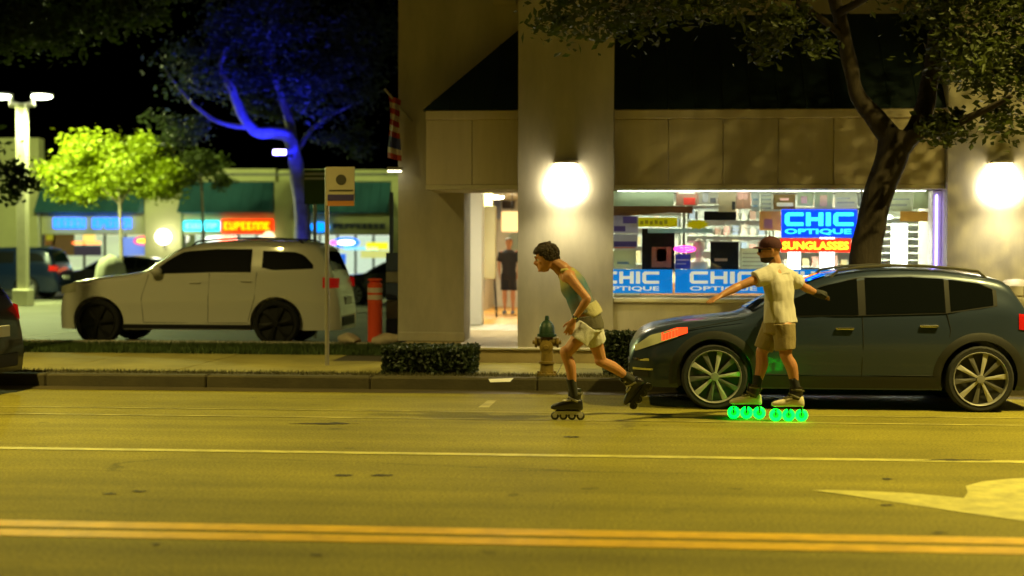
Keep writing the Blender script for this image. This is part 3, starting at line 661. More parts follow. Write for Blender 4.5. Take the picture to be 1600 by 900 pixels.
for p0, p1 in [(66,227),(287,429),(471,611)]:
    a, b = xs(p0), xs(p1)
    aw = MB().add([(a,YM-.9,za0),(b,YM-.9,za0),(b,YM+.05,zc0-.01),(a,YM+.05,zc0-.01),(a,YM+.05,za0),(b,YM+.05,za0)], [(0,1,2,3),(0,3,4),(1,5,2),(0,4,5,1)]).build('awning', TEAL, mall)
    n = 9
    for k in range(1, n):
        x = a+(b-a)*k/n; MB().tube([(x,YM-.905,za0+.01),(x,YM+.04,zc0)], .02, 5).build('awning_rib', TEAL, aw)
    MB().box(a, b, YM-.1, YM+.3, zb0, za0-.06, .02).build('sign_band', MALL, mall)
    MB().box(a, b, YM-.14, YM+.3, za0-.058, za0-.005, .02).build('band_trim', MALL, mall)
# glazed fronts: frames, panes, lit back panels
LIT = [E('lit_shop_a', (.62,.66,.42), 1.5), E('lit_shop_b', (.55,.62,.5), 1.9), E('lit_shop_c', (.6,.66,.55), 1.7)]
for j, (p0, p1) in enumerate([(66,227),(287,429),(471,611)]):
    a, b = xs(p0), xs(p1)
    MB().box(a, b, YM+1.6, YM+1.7, LOTZ, zb0+.3).build('lit_interior', LIT[j], mall)
    n = 5
    for k in range(n):
        x = a+(b-a)*k/n; w = (b-a)/n
        MB().box(x+.05, x+w-.05, YM+.1, YM+.12, LOTZ+.3, zb0-.03).build('window_pane', glass_mat('mall_glass', (.85,.9,.85), .1), mall)
        MB().box(x-.04, x+.04, YM+.06, YM+.16, LOTZ, zb0-.002).build('window_post', FRM, mall)
    MB().box(a, b, YM+.05, YM+.17, LOTZ, LOTZ+.29).build('stall_riser', M('riser_dark', (.12,.1,.07), .7), mall)
def glyphs(n, x0, x1, z0, z1, y, mat, parent, seed, th=.08, word=()):
    rr = random.Random(seed); w = (x1-x0)/n
    for i in range(n):
        if i in word: continue
        a = x0+w*i+w*.08; b = x0+w*(i+1)-w*.08; t = (z1-z0)*.24; mb = MB(); s = (b-a)*.3
        k = rr.randrange(5)
        mb.box(a, a+s, y, y+th, z0, z1)
        if k in (0, 2, 3): mb.box(b-s, b, y+.002, y+th-.002, z0+(z1-z0)*(.45 if k == 3 else 0), z1-.002)
        if k in (1, 2, 4): mb.box(a+s, b-.01, y+.003, y+th-.003, z0+.002, z0+t)
        if k != 2: mb.box(a+s, b-.005, y+.003, y+th-.003, z1-t, z1-.004)
        if k in (1, 3, 4): mb.box(a+s, b-s, y+.004, y+th-.004, (z0+z1-t)/2, (z0+z1+t)/2)
        mb.build('sign_letter', mat, parent)
def mall_sign(p0, p1, q0, q1, label, mat, kind, n=6, seed=1, back=None, word=()):
    x0, x1, z0, z1 = xs(p0), xs(p1), mz(q1), mz(q0); y = YM-.24
    r = empty('shop_sign', ((x0+x1)/2, y, z0), label, 'sign', 'lit signs of the shop row')
    if kind == 'letters':
        glyphs(n, x0, x1, z0, z1, y, mat, r, seed, .1, word)
    elif kind == 'box':
        MB().box(x0, x1, y, y+.13, z0, z1, .04).build('light_box', mat, r)
        if back: glyphs(n, x0+.1, x1-.1, z0+.1, z1-.1, y-.03, back, r, seed, .028, word)
    elif kind == 'oval':
        m = 20; pl = [((x0+x1)/2+(x1-x0)/2*math.cos(2*math.pi*k/m), (z0+z1)/2+(z1-z0)/2*math.sin(2*math.pi*k/m)) for k in range(m)]
        MB().prism(pl, 1, y, y+.13).build('light_box', mat, r)
        if back: MB().prism([((x0+x1)/2+(p[0]-(x0+x1)/2)*.6, (z0+z1)/2+(p[1]-(z0+z1)/2)*.5) for p in pl], 1, y-.02, y-.002).build('light_core', back, r)
    return r
mall_sign(86,208,341,357,'blue lit lettering on the left shop under a teal awning',E('sign_blue',(.01,.13,1.0),4),'letters',12,3,None,(5,))
mall_sign(289,346,345,361,'cyan light box sign on the middle shop',E('sign_cyan',(.02,.7,.9),2.2),'box',6,5,E('sign_cyan_ink',(.2,1,1),2.2))
mall_sign(348,428,343,363,'red and orange light box sign beside the cyan sign',E('sign_red',(1.0,.02,.0),3),'box',8,8,E('sign_orange',(1.0,.3,.0),3.6))
mall_sign(486,516,347,362,'small blue oval sign on the right shop',E('sign_oval',(.0,.22,1.0),2.4),'oval')
mall_sign(522,604,349,357,'dark unlit lettering beside the blue oval sign',M('sign_slate',(.06,.08,.14),.5),'letters',9,11)
def window_sign(p0, p1, q0, q1, label, mat, core=None, oval=True, name='window_sign', Y=None):
    Y = Y or YM+.0; x0, x1, z0, z1 = PX(p0,Y), PX(p1,Y), PZ(300,q1,Y), PZ(300,q0,Y)
    r = empty(name, ((x0+x1)/2, Y, z0), label, 'sign', 'small lit signs in the shop row windows')
    m = 16; pl = [((x0+x1)/2+(x1-x0)/2*math.cos(2*math.pi*k/m), (z0+z1)/2+(z1-z0)/2*math.sin(2*math.pi*k/m)) for k in range(m)] if oval else [(x0,z0),(x1,z0),(x1,z1),(x0,z1)]
    MB().prism(pl, 1, Y, Y+.05).build('panel', mat, r)
    if core: MB().prism([((x0+x1)/2+(p[0]-(x0+x1)/2)*.65, (z0+z1)/2+(p[1]-(z0+z1)/2)*.45) for p in pl], 1, Y-.02, Y-.002).build('core', core, r)
window_sign(208,241,369,384,'red oval sign with yellow centre left of the globe lamp',E('ws_red',(1,.03,.02),2),E('ws_yel',(1,.6,.02),4))
window_sign(191,226,371,399,'blue poster panel behind the thin tree trunk',E('ws_blue',(.18,.28,.9),.7),None,False)
window_sign(112,156,378,382,'thin orange light line in the left shop window',E('ws_orange',(1,.25,.05),3),None,False)
window_sign(130,148,367,377,'square amber lamp panel in the left shop window',E('ws_amber',(.9,.6,.15),1.2),None,False)
window_sign(82,116,367,400,'brown shelving panel in the left shop window',M('ws_brown',(.2,.1,.04),.7),None,False)
window_sign(116,158,384,400,'dark violet panel low in the left shop window',M('ws_violet',(.08,.05,.16),.7),None,False)
window_sign(318,372,368,380,'bright white strip light above the white sport utility vehicle',E('ws_white',(.9,.97,.85),2.2),None,True)
window_sign(398,436,369,377,'white oval light behind the white vehicle roof',E('ws_white2',(.9,.97,.9),2.0),None,True)
window_sign(340,370,368,379,'small red and orange light just above the white vehicle roof',E('ws_ember',(1,.08,.01),4.5),None,True)
window_sign(520,562,370,387,'blue ringed white neon oval in the right shop window',E('ws_ring',(.02,.18,1),2),E('ws_core',(.95,.9,1),5))
window_sign(516,529,375,382,'tiny magenta light beside the ringed neon oval',E('ws_mag',(1,.05,.8),3.5))
window_sign(572,606,378,389,'yellow panel with orange edge in the right shop window',E('ws_lemon',(.85,.8,.02),1.2),None,False)
window_sign(564,610,391,402,'pale lime panel low in the right shop window',E('ws_lime',(.7,.72,.2),.9),None,False)
window_sign(538,590,385,390,'pale cyan strip under the ringed neon oval',E('ws_cy',(.3,.75,.9),1.2),None,False)
window_sign(526,540,396,412,'blue lit poster right of the white vehicle',E('ws_b2',(.02,.15,.8),1.0),None,False)
window_sign(70,86,354,384,'brown and yellow menu board at the left shop corner',M('ws_menu',(.3,.12,.04),.7),M('ws_menu2',(.7,.6,.05),.6),False)
# globe lamps on the shop row pillars
def globe(px, py, rpx, label, es, col):
    Y = YM-.6; c = P(px, py, Y); rad = rpx/FPX*Y
    r = empty('globe_lamp', (c.x, Y+.38, c.z), label, 'globe lamp', 'globe lamps on the shop row')
    MB().ball(c, rad, 18, 12).build('globe', E('globe_%d' % es, col, es), r, smooth=True)
    MB().tube([(c.x, Y+.39, c.z-.35),(c.x, Y+.1, c.z-.45),(c.x, Y, c.z-rad+.02)], .03, 8).build('bracket', POLE, r)
globe(255, 370, 12.5, 'round white globe lamp on the pillar above the vehicle bonnet', 7, (1,.95,.8))
globe(420, 371, 10, 'dimmer cream globe lamp near the blue lit trunk', 2, (.9,.75,.4))
lamp('POINT', 'globe_light', P(255,370,YM-1.2), 25, (1,.95,.75), None, .25)

# ---------------------------------------------------------------- parking lot lamp with two heads
LOTC = (.86, 1.0, .36)
YL = 41.0
c = G(36, 400+1.52*FPX/41.0, LOTZ); c = Vector((PX(36, YL), YL, LOTZ)); zt = PZ(36, 162, YL)
pl = empty('parking_lot_lamp', c, 'tall pale square lamp post with two lit heads', 'lamp post')
PALE = M('pale_post', (.62,.6,.42), .7, var=.1)
MB().box(c.x-.14, c.x+.14, YL-.14, YL+.14, LOTZ, zt, .02).build('post', PALE, pl)
MB().box(c.x-.24, c.x+.24, YL-.24, YL+.24, LOTZ, LOTZ+.5, .03).build('footing', PALE, pl)
zh = PZ(36, 150, YL)
for s_, p in ((-1, 4), (1, 67)):
    hxp = PX(p, YL)
    ar = MB().tube([(c.x, YL, zt-.06),(c.x+(hxp-c.x)*.55, YL, zt-.02),(hxp-s_*.28, YL, zh)], [.07,.09,.06], 8).build('arm', PALE, pl, smooth=True)
    hd = MB().ball((hxp, YL, zh+.05), (.36,.24,.09), 16, 8).build('lamp_head', POLE, pl, smooth=True)
    MB().ball((hxp, YL-.03, zh-.015), (.31,.23,.09), 16, 8).build('lens', E('lot_lens', (.92,1,.7), 26), hd, smooth=True)
    lamp('SPOT', 'lot_light', (hxp+s_*.1, YL, zh-.14), 4300, LOTC, pl, .2, (hxp+2, YM, 1.0), 130, .7)
    lamp('SPOT', 'lot_downlight', (hxp+s_*.1, YL-.3, zh-.16), 2400, LOTC, pl, .2, (hxp+.5, YL-5, 0), 165, .5)
# a second lot lamp out of view lights the shop row from the right
c2 = Vector((PX(690, 47.0), 47.0, LOTZ))
pl2 = empty('parking_lot_lamp', c2, 'lamp post in the lot hidden behind the optician building', 'lamp post')
MB().box(c2.x-.19, c2.x+.19, c2.y-.19, c2.y+.19, LOTZ, 6.8, .02).build('post', PALE, pl2)
MB().ball((c2.x, c2.y-.3, 6.9), (.36,.4,.09), 16, 8).build('lamp_head', POLE, pl2, smooth=True)
MB().ball((c2.x, c2.y-.3, 6.83), (.31,.35,.07), 16, 8).build('lens', MATS['lot_lens'], pl2, smooth=True)
lamp('SPOT', 'lot_light', (c2.x, c2.y-.3, 6.7), 4000, LOTC, pl2, .2, (c2.x-5, YM, 1.5), 130, .7)

# ================================================================ trees
def leaf_cloud(blobs, size, seed):
    # blobs: (centre, radii, clumps, leaves per clump); leaves are small folded diamonds grouped in clumps
    rg = np.random.default_rng(seed); C = []
    for c, r, nc, nl in blobs:
        d = rg.normal(size=(nc, 3)); d /= np.linalg.norm(d, axis=1)[:, None]
        d *= (rg.uniform(.25, 1, nc)**.5)[:, None]; cc = np.array(c)+d*np.array(r)
        sp = np.mean(r)*.17+.05
        pts = cc[:, None, :]+rg.normal(size=(nc, nl, 3))*sp*rg.uniform(.6, 1.3, (nc, 1, 1))*np.array([1.15,1.15,.7])
        C.append(pts.reshape(-1, 3))
    C = np.concatenate(C); n = len(C)
    a = rg.normal(size=(n, 3)); a[:,2] *= .5; a /= np.linalg.norm(a, axis=1)[:, None]
    b = rg.normal(size=(n, 3)); b -= a*(a*b).sum(1)[:, None]; b /= np.linalg.norm(b, axis=1)[:, None]
    nn = np.cross(a, b); s = size*rg.uniform(.6, 1.35, (n, 1))
    V = np.stack([C-a*s, C+b*s*.5+nn*s*.14, C+a*s, C-b*s*.5+nn*s*.14], 1).reshape(-1, 3)
    F = [f for i in range(n) for f in ((4*i, 4*i+1, 4*i+2), (4*i, 4*i+2, 4*i+3))]
    return V, F
def leaf_mat(name, rgb, tr=.35):
    if name in MATS: return MATS[name]
    m = M(name, rgb, .55, var=.45, scale=2.2); n = m.node_tree; b = n.nodes['Principled BSDF']; o = n.nodes['Material Output']
    t = n.nodes.new('ShaderNodeBsdfTranslucent'); t.inputs[0].default_value = (rgb[0]*1.6, rgb[1]*1.6, rgb[2], 1); mx = n.nodes.new('ShaderNodeMixShader'); mx.inputs[0].default_value = tr
    n.links.new(b.outputs[0], mx.inputs[1]); n.links.new(t.outputs[0], mx.inputs[2]); n.links.new(mx.outputs[0], o.inputs[0])
    return m
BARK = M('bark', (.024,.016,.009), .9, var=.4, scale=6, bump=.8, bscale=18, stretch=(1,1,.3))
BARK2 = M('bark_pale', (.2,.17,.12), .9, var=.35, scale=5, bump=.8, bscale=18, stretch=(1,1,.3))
def smooth_path(pts, rad, n=6):
    out = []; rr = []; m = len(pts)
    for i in range(m-1):
        p0, p1, p2, p3 = [Vector(pts[max(0, min(m-1, j))]) for j in (i-1, i, i+1, i+2)]
        for k in range(n):
            t = k/n; out.append(.5*((2*p1)+(p2-p0)*t+(2*p0-5*p1+4*p2-p3)*t*t+(3*p1-p0-3*p2+p3)*t**3)); rr.append(rad[i]+(rad[i+1]-rad[i])*t)
    out.append(Vector(pts[-1])); rr.append(rad[-1]); return out, rr
def tree(name, base, label, limbs, blobs, size, lm, bark, seed, rough=.02):
    r = empty(name, base, label, 'tree')
    for i, (pts, rad) in enumerate(limbs):
        p, q = smooth_path(pts, rad); mb = MB(); mb.tube(p, q, 12)
        mb.v = [tuple(Vector(v)+Vector((noise.noise(Vector(v)*3.1+Vector((9,0,0))), noise.noise(Vector(v)*3.1), 0))*rough*1.5) for v in mb.v]
        mb.build('trunk' if i == 0 else 'branch', bark, r, smooth=True, angle=80)
    v, f = leaf_cloud(blobs, size, seed); raw('crown', v, f, lm, r)
    return r
# street tree in front of the shop
YT = 17.75
b = Vector((PX(1336, YT), YT, ZS-.02))
T = lambda px, py, Y=YT: P(px, py, Y)
LEAFN = leaf_mat('leaves_street', (.042,.055,.008), .4)
limbs = [([b, T(1342,520), T(1350,420), T(1368,320), T(1392,245), T(1405,205)], [.24,.205,.19,.18,.19,.2]),
         ([T(1402,225), T(1372,190), T(1340,150), T(1322,70,17.6), T(1306,0,17.4), T(1280,-120,17.2)], [.15,.12,.1,.085,.075,.05]),
         ([T(1400,235), T(1432,200,17.7), T(1455,120,17.9), T(1470,0,18.0), T(1500,-160,18.2)], [.14,.12,.11,.1,.06]),
         ([T(1404,232), T(1440,205,17.5), T(1500,190,17.1), T(1580,150,16.6)], [.13,.09,.05,.025]),
         ([T(1322,60,17.6), T(1240,0,17.0), T(1120,-60,16.5)], [.05,.035,.02]),
         ([T(1310,20,17.4), T(1380,-20,17.0), T(1440,-80,16.7)], [.05,.035,.02])]
bl = [(T(940,20,16.9),(.75,.6,.4),18,60),(T(1110,4,16.6),(.8,.7,.28),17,60),(T(1232,55,17.0),(.42,.5,.42),13,60),(T(1150,-70,16.8),(1.3,1.2,.5),36,60),
      (T(1550,50,17.2),(.8,.8,.75),36,60),(T(1600,150,16.9),(.75,.7,.45),22,60),(T(1480,200,17.2),(.22,.3,.2),9,55),(T(1500,-40,17.2),(.7,.8,.6),30,60),
      (T(1400,-180,17.2),(2.2,2.0,.9),70,60),(T(1000,-100,16.8),(1.0,1.0,.5),30,60),(T(1700,0,17.0),(1.0,1.0,.9),40,60)]
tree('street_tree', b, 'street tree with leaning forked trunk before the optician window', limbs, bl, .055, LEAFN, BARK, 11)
# lamp-lit young tree in the lot
YT2 = 44.5; b = Vector((PX(192, YT2), YT2, LOTZ)); T = lambda px, py, Y=YT2: P(px, py, Y)
limbs = [([b, T(190,400), T(188,340), T(186,300)], [.07,.06,.055,.05]), ([T(187,320), T(150,285), T(110,262)], [.04,.03,.015]), ([T(187,320), T(215,280), T(255,262)], [.04,.03,.015]), ([T(186,305), T(180,270), T(165,230)], [.045,.03,.015])]
bl = [(T(150,235),(1.0,.9,.55),46,70),(T(95,272),(.78,.7,.45),42,80),(T(190,265),(1.15,1.0,.66),46,70),(T(245,278),(.85,.7,.66),46,80),(T(235,225),(.6,.5,.3),20,70),(T(140,300),(1.1,.8,.3),28,70)]
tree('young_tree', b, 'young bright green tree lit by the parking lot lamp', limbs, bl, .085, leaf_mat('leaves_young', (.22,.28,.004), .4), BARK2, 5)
YT3 = 50.0; b = Vector((PX(318, YT3), YT3, LOTZ)); T = lambda px, py, Y=YT3: P(px, py, Y)
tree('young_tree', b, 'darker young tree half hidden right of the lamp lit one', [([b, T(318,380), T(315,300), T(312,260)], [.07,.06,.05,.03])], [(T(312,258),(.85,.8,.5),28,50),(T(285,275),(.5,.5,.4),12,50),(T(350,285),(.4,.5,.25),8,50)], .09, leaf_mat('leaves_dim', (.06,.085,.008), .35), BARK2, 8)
# big tree washed in blue light
YT4 = 38.0; b = Vector((PX(474, YT4), YT4, LOTZ)); T = lambda px, py, Y=YT4: P(px, py, Y)
limbs = [([b, T(473,420), T(472,340), T(466,280), T(460,240)], [.3,.25,.22,.2,.19]),
         ([T(462,250), T(452,215), T(428,207), T(400,205), T(378,178), T(362,140), T(345,110), T(352,70)], [.19,.18,.17,.16,.13,.11,.08,.05]),
         ([T(460,240), T(452,190,38.5), T(440,150,38.8), T(428,110,39), T(420,40,39)], [.15,.13,.11,.09,.05]),
         ([T(462,240), T(500,190,39), T(560,160,39.5), T(600,140,39.8)], [.08,.05,.035,.02]),
         ([T(400,200), T(340,190), T(290,150), T(260,110)], [.08,.06,.04,.02])]
bl = [(T(420,40,38.6),(1.9,1.5,1.0),60,50),(T(330,110,38.4),(1.3,1.2,.8),40,50),(T(520,130,38.4),(1.4,1.2,.9),44,50),(T(440,140,39.2),(1.2,.9,.8),40,50),(T(280,200,38.8),(.8,.8,.6),16,45),(T(570,60,38.6),(1.0,1.2,1.0),34,50),(T(400,-60,38.6),(3.2,2,1.0),60,50),(T(540,220,38.6),(.8,.6,.45),14,45)]
bt = tree('large_tree', b, 'large dark tree with trunk and limbs washed in blue light', limbs, bl, .09, leaf_mat('leaves_dark', (.05,.07,.035), .35), M('bark_grey', (.35,.33,.3), .9, var=.3, scale=5, bump=.6), 17, .03)
c = P(437, 238, 37.4)
fl = empty('floodlight', c, 'small violet white floodlight fixed to the blue lit tree', 'floodlight')
MB().box(c.x-.2, c.x+.2, c.y, c.y+.14, c.z-.09, c.z+.09, .02).build('housing', BLK, fl)
MB().box(c.x-.17, c.x+.17, c.y-.02, c.y-.001, c.z-.065, c.z+.065, .01).build('lens', E('flood_lens', (.75,.62,1.0), 14), fl)
MB().tube([(c.x, c.y+.1, c.z),(c.x+.25, c.y+.35, c.z-.1)], .03, 6).build('bracket', BLK, fl)
lamp('SPOT', 'blue_beam', P(430, 262, 36.9), 800, (.01,.015,1.0), fl, .08, P(400, 110, 38.6), 105, .6)
lamp('SPOT', 'blue_beam', P(440, 300, 35.0), 700, (.015,.015,1.0), fl, .1, P(430, 90, 38.6), 75, .9)  # added unseen spot that spreads more blue into the crown
lamp('SPOT', 'blue_beam', (b.x-.2, b.y-1.2, .4), 160, (.03,.03,1.0), fl, .08, P(468, 280, 38.0), 60, .6)
# dark tree at the upper left, mostly in the night
YT5 = 30.0; b = Vector((PX(-170, YT5), YT5, LOTZ)); T = lambda px, py, Y=YT5: P(px, py, Y)
tree('shade_tree', b, 'dim dark tree hanging into the upper left corner', [([b, T(-165,300), T(-140,120), T(-90,20)], [.25,.2,.16,.1]), ([T(-150,150), T(-60,180), T(10,270), T(40,300)], [.1,.07,.04,.02]), ([T(-120,80), T(-20,60), T(90,30)], [.09,.06,.03])],
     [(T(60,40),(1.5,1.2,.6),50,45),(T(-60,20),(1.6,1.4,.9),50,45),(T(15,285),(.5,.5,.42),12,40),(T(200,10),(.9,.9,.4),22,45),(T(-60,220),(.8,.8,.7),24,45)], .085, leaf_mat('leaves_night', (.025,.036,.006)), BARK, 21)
# ================================================================ vehicles (local: x = 0 at the nose, growing to the tail; y across; nose points to -X of the scene)
RUB = M('tyre_rubber', (.012,.012,.012), .85, bump=.3, bscale=60); CGL = M('car_glass', (.004,.005,.005), .02, spec=.04); CLAD = M('car_cladding', (.012,.012,.012), .6)
CHR = M('chrome', (.75,.74,.7), .15, 1.0); LINER = M('arch_liner', (.006,.006,.006), .9); SEAM = M('panel_gap', (.004,.004,.004), .8)
def smooth_curve(pts, sig=.05):
    xs_ = np.array([p[0] for p in pts], float); zs_ = np.array([p[1] for p in pts], float)
    fx = np.linspace(xs_[0], xs_[-1], 400); fz = np.interp(fx, xs_, zs_); h = fx[1]-fx[0]; k = int(3*sig/h)+1
    w = np.exp(-.5*(np.arange(-k, k+1)*h/sig)**2); w /= w.sum()
    pz = np.concatenate([2*fz[0]-fz[k:0:-1], fz, 2*fz[-1]-fz[-2:-k-2:-1]]); s = np.convolve(pz, w, 'valid')
    return lambda x: float(np.interp(x, fx, s))
def make_car(name, loc, label, spec, paint, detail=2, group=None):
    L, HW_, zb = spec['L'], spec['hw'], spec['zb']; wr = spec['wr']; wx = spec['wx']
    top = smooth_curve(spec['top'], .05); belt = smooth_curve(spec['belt'], .1)
    plan = smooth_curve([(0,.70),(.06,.80),(.18,.90),(.45,.965),(.9,.99),(L*.5,1.0),(L-.9,.985),(L-.4,.955),(L-.15,.90),(L-.05,.84),(L,.76)], .04)
    r = empty(name, loc, label, 'car', group); ox, oy, oz = loc
    tw = spec.get('tumble', .34)
    def hw(x, z):
        w = HW_*plan(x); zl = belt(x)
        if z < zl:
            t = (z-zb)/max(.05, zl-zb)
            return w*(.915+.085*math.sin(min(1, t*1.55)*math.pi/2)-.022*max(0, t-.62)/.38-.012*math.exp(-((t-.33)/.1)**2))
        return w*.978-(z-zl)*tw*(1+.25*(z-zl))
    def section(x):
        zt = top(x); zl = belt(x); rr = min(.13, .32*(zt-zb)); pts = []
        zs2 = [zb+(zt-rr-zb)*t for t in (0,.06,.14,.24,.34,.44,.54,.64,.74,.82,.9,1.0)]
        for z in zs2: pts.append((hw(x, z), z))
        y1 = hw(x, zt-rr); ry = min(.2, y1*.4)
        for k in range(1, 6):
            a = math.pi/2*k/5; pts.append((y1-ry*(1-math.cos(a)), zt-rr+rr*.93*math.sin(a)))
        y2 = y1-ry
        for k in range(1, 5):
            t = 1-k/4; pts.append((y2*t, zt-rr*.07+rr*.07*(1-t*t)+.012*(1-t*t)))
        return pts
    N = 88 if detail > 1 else 44; rows = []
    for i in range(N+1):
        x = L*(.5-.5*math.cos(math.pi*i/N))*.25+L*i/N*.75; s = section(x)
        full = [(x, -y, z) for y, z in s]+[(x, y, z) for y, z in s[-2::-1]]
        rows.append([(ox+p[0], oy+p[1], oz+p[2]) for p in full])
    mb = MB(); mb.grid(rows); n = len(rows[0])
    for i in range(N): mb.f.append((i*n+n-1, i*n, (i+1)*n, (i+1)*n+n-1))
    mb.f.append(tuple(range(n))); mb.f.append(tuple(N*n+k for k in range(n-1, -1, -1)))
    body = mb.build('body', paint, r, smooth=True, angle=35)
    ra = wr+spec.get('gap', .055)
    for wxx in wx:
        cut = MB(); m = 36
        prof = [(wxx+ra*math.cos(2*math.pi*k/m), wr+ra*math.sin(2*math.pi*k/m)) for k in range(m)]
        for sy in (-1, 1):
            c = MB().prism([(ox+p[0], oz+p[1]) for p in prof], 1, oy+sy*(HW_-.34), oy+sy*(HW_+.2)); cut.add(c.v, c.f)
        boolcut(body, cut.build('cut', paint, r))
    body.data.shade_smooth(); body.data.set_sharp_from_angle(angle=R(35))
    S = lambda x, z, sy, off=.004: (ox+x, oy+sy*(hw(x, z)+off), oz+z)
    def side_patch(nm, mat, lo, up, x0, x1, sy, off=.005, n=14, rows_=4, parent=r):
        g = [[S(x0+(x1-x0)*i/n, lo(x0+(x1-x0)*i/n)+(up(x0+(x1-x0)*i/n)-lo(x0+(x1-x0)*i/n))*j/rows_, sy, off) for i in range(n+1)] for j in range(rows_+1)]
        return MB().grid(g).build(nm, mat, parent, smooth=True)
    fn = lambda pts: (lambda x: float(np.interp(x, [p[0] for p in pts], [p[1] for p in pts])))
    sides = (-1, 1) if detail > 1 else (-1,)
    for sy in sides:
        for lo, up, x0, x1 in spec.get('trim', []): side_patch('pillar_trim', BLK, fn(lo), fn(up), x0, x1, sy, .003, 40)
        for lo, up, x0, x1 in spec['win']: 
            w_ = side_patch('side_window', spec.get('glass', CGL), fn(lo), fn(up), x0, x1, sy, .006)
        for lo, up, x0, x1, mt, nm in spec['patch']:
            side_patch(nm, mt, fn(lo), fn(up), x0, x1, sy, .009 if nm != 'sill_cladding' else .012)
        if detail > 1:
            for pts in spec['seams']:
                MB().tube([S(x, z, sy, .001) for x, z in pts], .0045, 5).build('door_gap', SEAM, r)
            for x, z in spec['handles']:
                p = S(x, z, sy, .014); MB().box(p[0]-.095, p[0]+.095, p[1]-.014, p[1]+.014, p[2]-.014, p[2]+.012, .008).build('door_handle', spec['handle_mat'], r)
            x, z = spec['mirror']; p = S(x, z, sy, .09)
            MB().ball((p[0], p[1], p[2]+.05), (.10,.11,.075), 12, 8).build('wing_mirror', spec.get('mirror_mat', paint), r, smooth=True)
            if spec.get('rail'):
                a, b2 = spec['rail']; 
                MB().tube([(ox+a+(b2-a)*t, oy+sy*(hw(a+(b2-a)*t, top(a+(b2-a)*t)-.14)-.10), oz+top(a+(b2-a)*t)+(.025 if .04 < t < .96 else -.03)) for t in [0,.05,.2,.4,.6,.8,.95,1]], .015, 6).build('roof_rail', spec['rail_mat'], r, smooth=True)
            if spec.get('arch'):
                for wxx in wx:
                    m = 22; g = []
                    for rad in (ra+.002, ra+.05, ra+spec['arch']):
                        row = []
                        for k in range(m+1):
                            a = math.pi*(-.06+1.12*k/m); x = wxx+rad*math.cos(a); z = wr+rad*math.sin(a); z = max(z, zb+.01)
                            row.append(S(min(max(x,.02),L-.02), z, sy, .012 if rad < ra+.051 else .002))
                        g.append(row)
                    MB().grid(g).build('arch_cladding', CLAD, r, smooth=True)
    # windscreen and rear glass lie on the top surface
    for nm, x0, x1 in (('windscreen', *spec['ws']), ('rear_window', *spec['rw'])):
        g = []
        for j in range(9):
            x = x0+(x1-x0)*j/8; s = section(x); yy = s[16][0]+.01
            g.append([(ox+x, oy+yy*(2*k/8-1), oz+top(x)+.012*(1-(2*k/8-1)**2)+.006) for k in range(9)])
        MB().grid(g).build(nm, CGL, r, smooth=True)
    # nose: grille and bumper insert, tail: bumper insert and plate
    yy = HW_*.55
    MB().box(ox-.012, ox+.03, oy-yy, oy+yy, oz+zb+.08, oz+zb+.24, .01).build('lower_grille', CLAD, r)
    MB().box(ox+L-.03, ox+L+.012, oy-yy, oy+yy, oz+zb+.06, oz+zb+.22, .01).build('rear_bumper_insert', CLAD, r)
    MB().box(ox+L-.02, ox+L+.018, oy-.26, oy+.26, oz+zb+.42, oz+zb+.55, .005).build('number_plate', M('plate_white', (.6,.6,.55), .5), r)
    # wheels
    spx = spec['spoke']
    for wxx in wx:
        for sy in (-1, 1) if detail else (-1,):
            c = (ox+wxx, oy+sy*(HW_-.12), oz+wr)
            MB2 = MB().lathe([(wr*.79,-.105),(wr*.93,-.11),(wr*.985,-.09),(wr,-.05),(wr,.05),(wr*.985,.09),(wr*.93,.11),(wr*.79,.105)], c, 32, 1, False)
            ty = MB2.build('wheel', RUB, r, smooth=True)
            MB().lathe([(wr*.82,-.1),(wr*.80,-.113),(wr*.765,-.1),(wr*.75,-.0),(wr*.75,.1),(wr*.82,.1)], c, 32, 1, False).build('rim', spec['rim_mat'], ty, smooth=True)
            MB().lathe([(wr*.76,sy*.05),(.01,sy*.05)], c, 24, 1, False).build('brake_disc', M('wheel_dark', (.03,.03,.03), .5, .5), ty)
            for k in range(spx):
                a0 = 2*math.pi*(k+.15)/spx; hwid = spec.get('spoke_w', .17); yo = sy*.095
                mb = MB()
                def pt(rad, ang, dy): return (c[0]+rad*math.cos(ang), c[1]+yo+sy*dy, c[2]+rad*math.sin(ang))
                A = [pt(wr*.12, a0-3/spx, .006), pt(wr*.12, a0+3/spx, .006), pt(wr*.77, a0+hwid, .002), pt(wr*.77, a0-hwid*.7, -.004), pt(wr*.45, a0+.02, .009)]
                mb.add(A, [(0,1,4),(1,2,4),(2,3,4),(3,0,4)])
                mb.build('spoke', spec['spoke_mat'][k % len(spec['spoke_mat'])], ty)
            MB().lathe([(wr*.13,sy*.09),(wr*.12,sy*.118),(.001,sy*.12)], c, 16, 1).build('hub_cap', spec['rim_mat'], ty, smooth=True)
    for wxx in wx:
        MB().box(ox+wxx-.3, ox+wxx+.3, oy-HW_+.36, oy+HW_-.36, oz+zb+.02, oz+wr+.05).build('axle_block', LINER, r)
    return r, S, top, hw
RIMS = M('rim_silver', (.26,.25,.24), .4, .3); RIMD = M('rim_dark', (.02,.02,.02), .4, .5); MACH = M('rim_machined', (.46,.44,.42), .35, .3); GREYS = M('rim_grey', (.12,.115,.115), .4, .3)
HLM = M('headlight_glass', (.62,.62,.46), .2, .1); SIG = E('signal_red', (1.0,.07,.015), 1.15); TLM = M('tail_red', (.4,.008,.006), .2, emis=(1,.02,.01), es=.12)
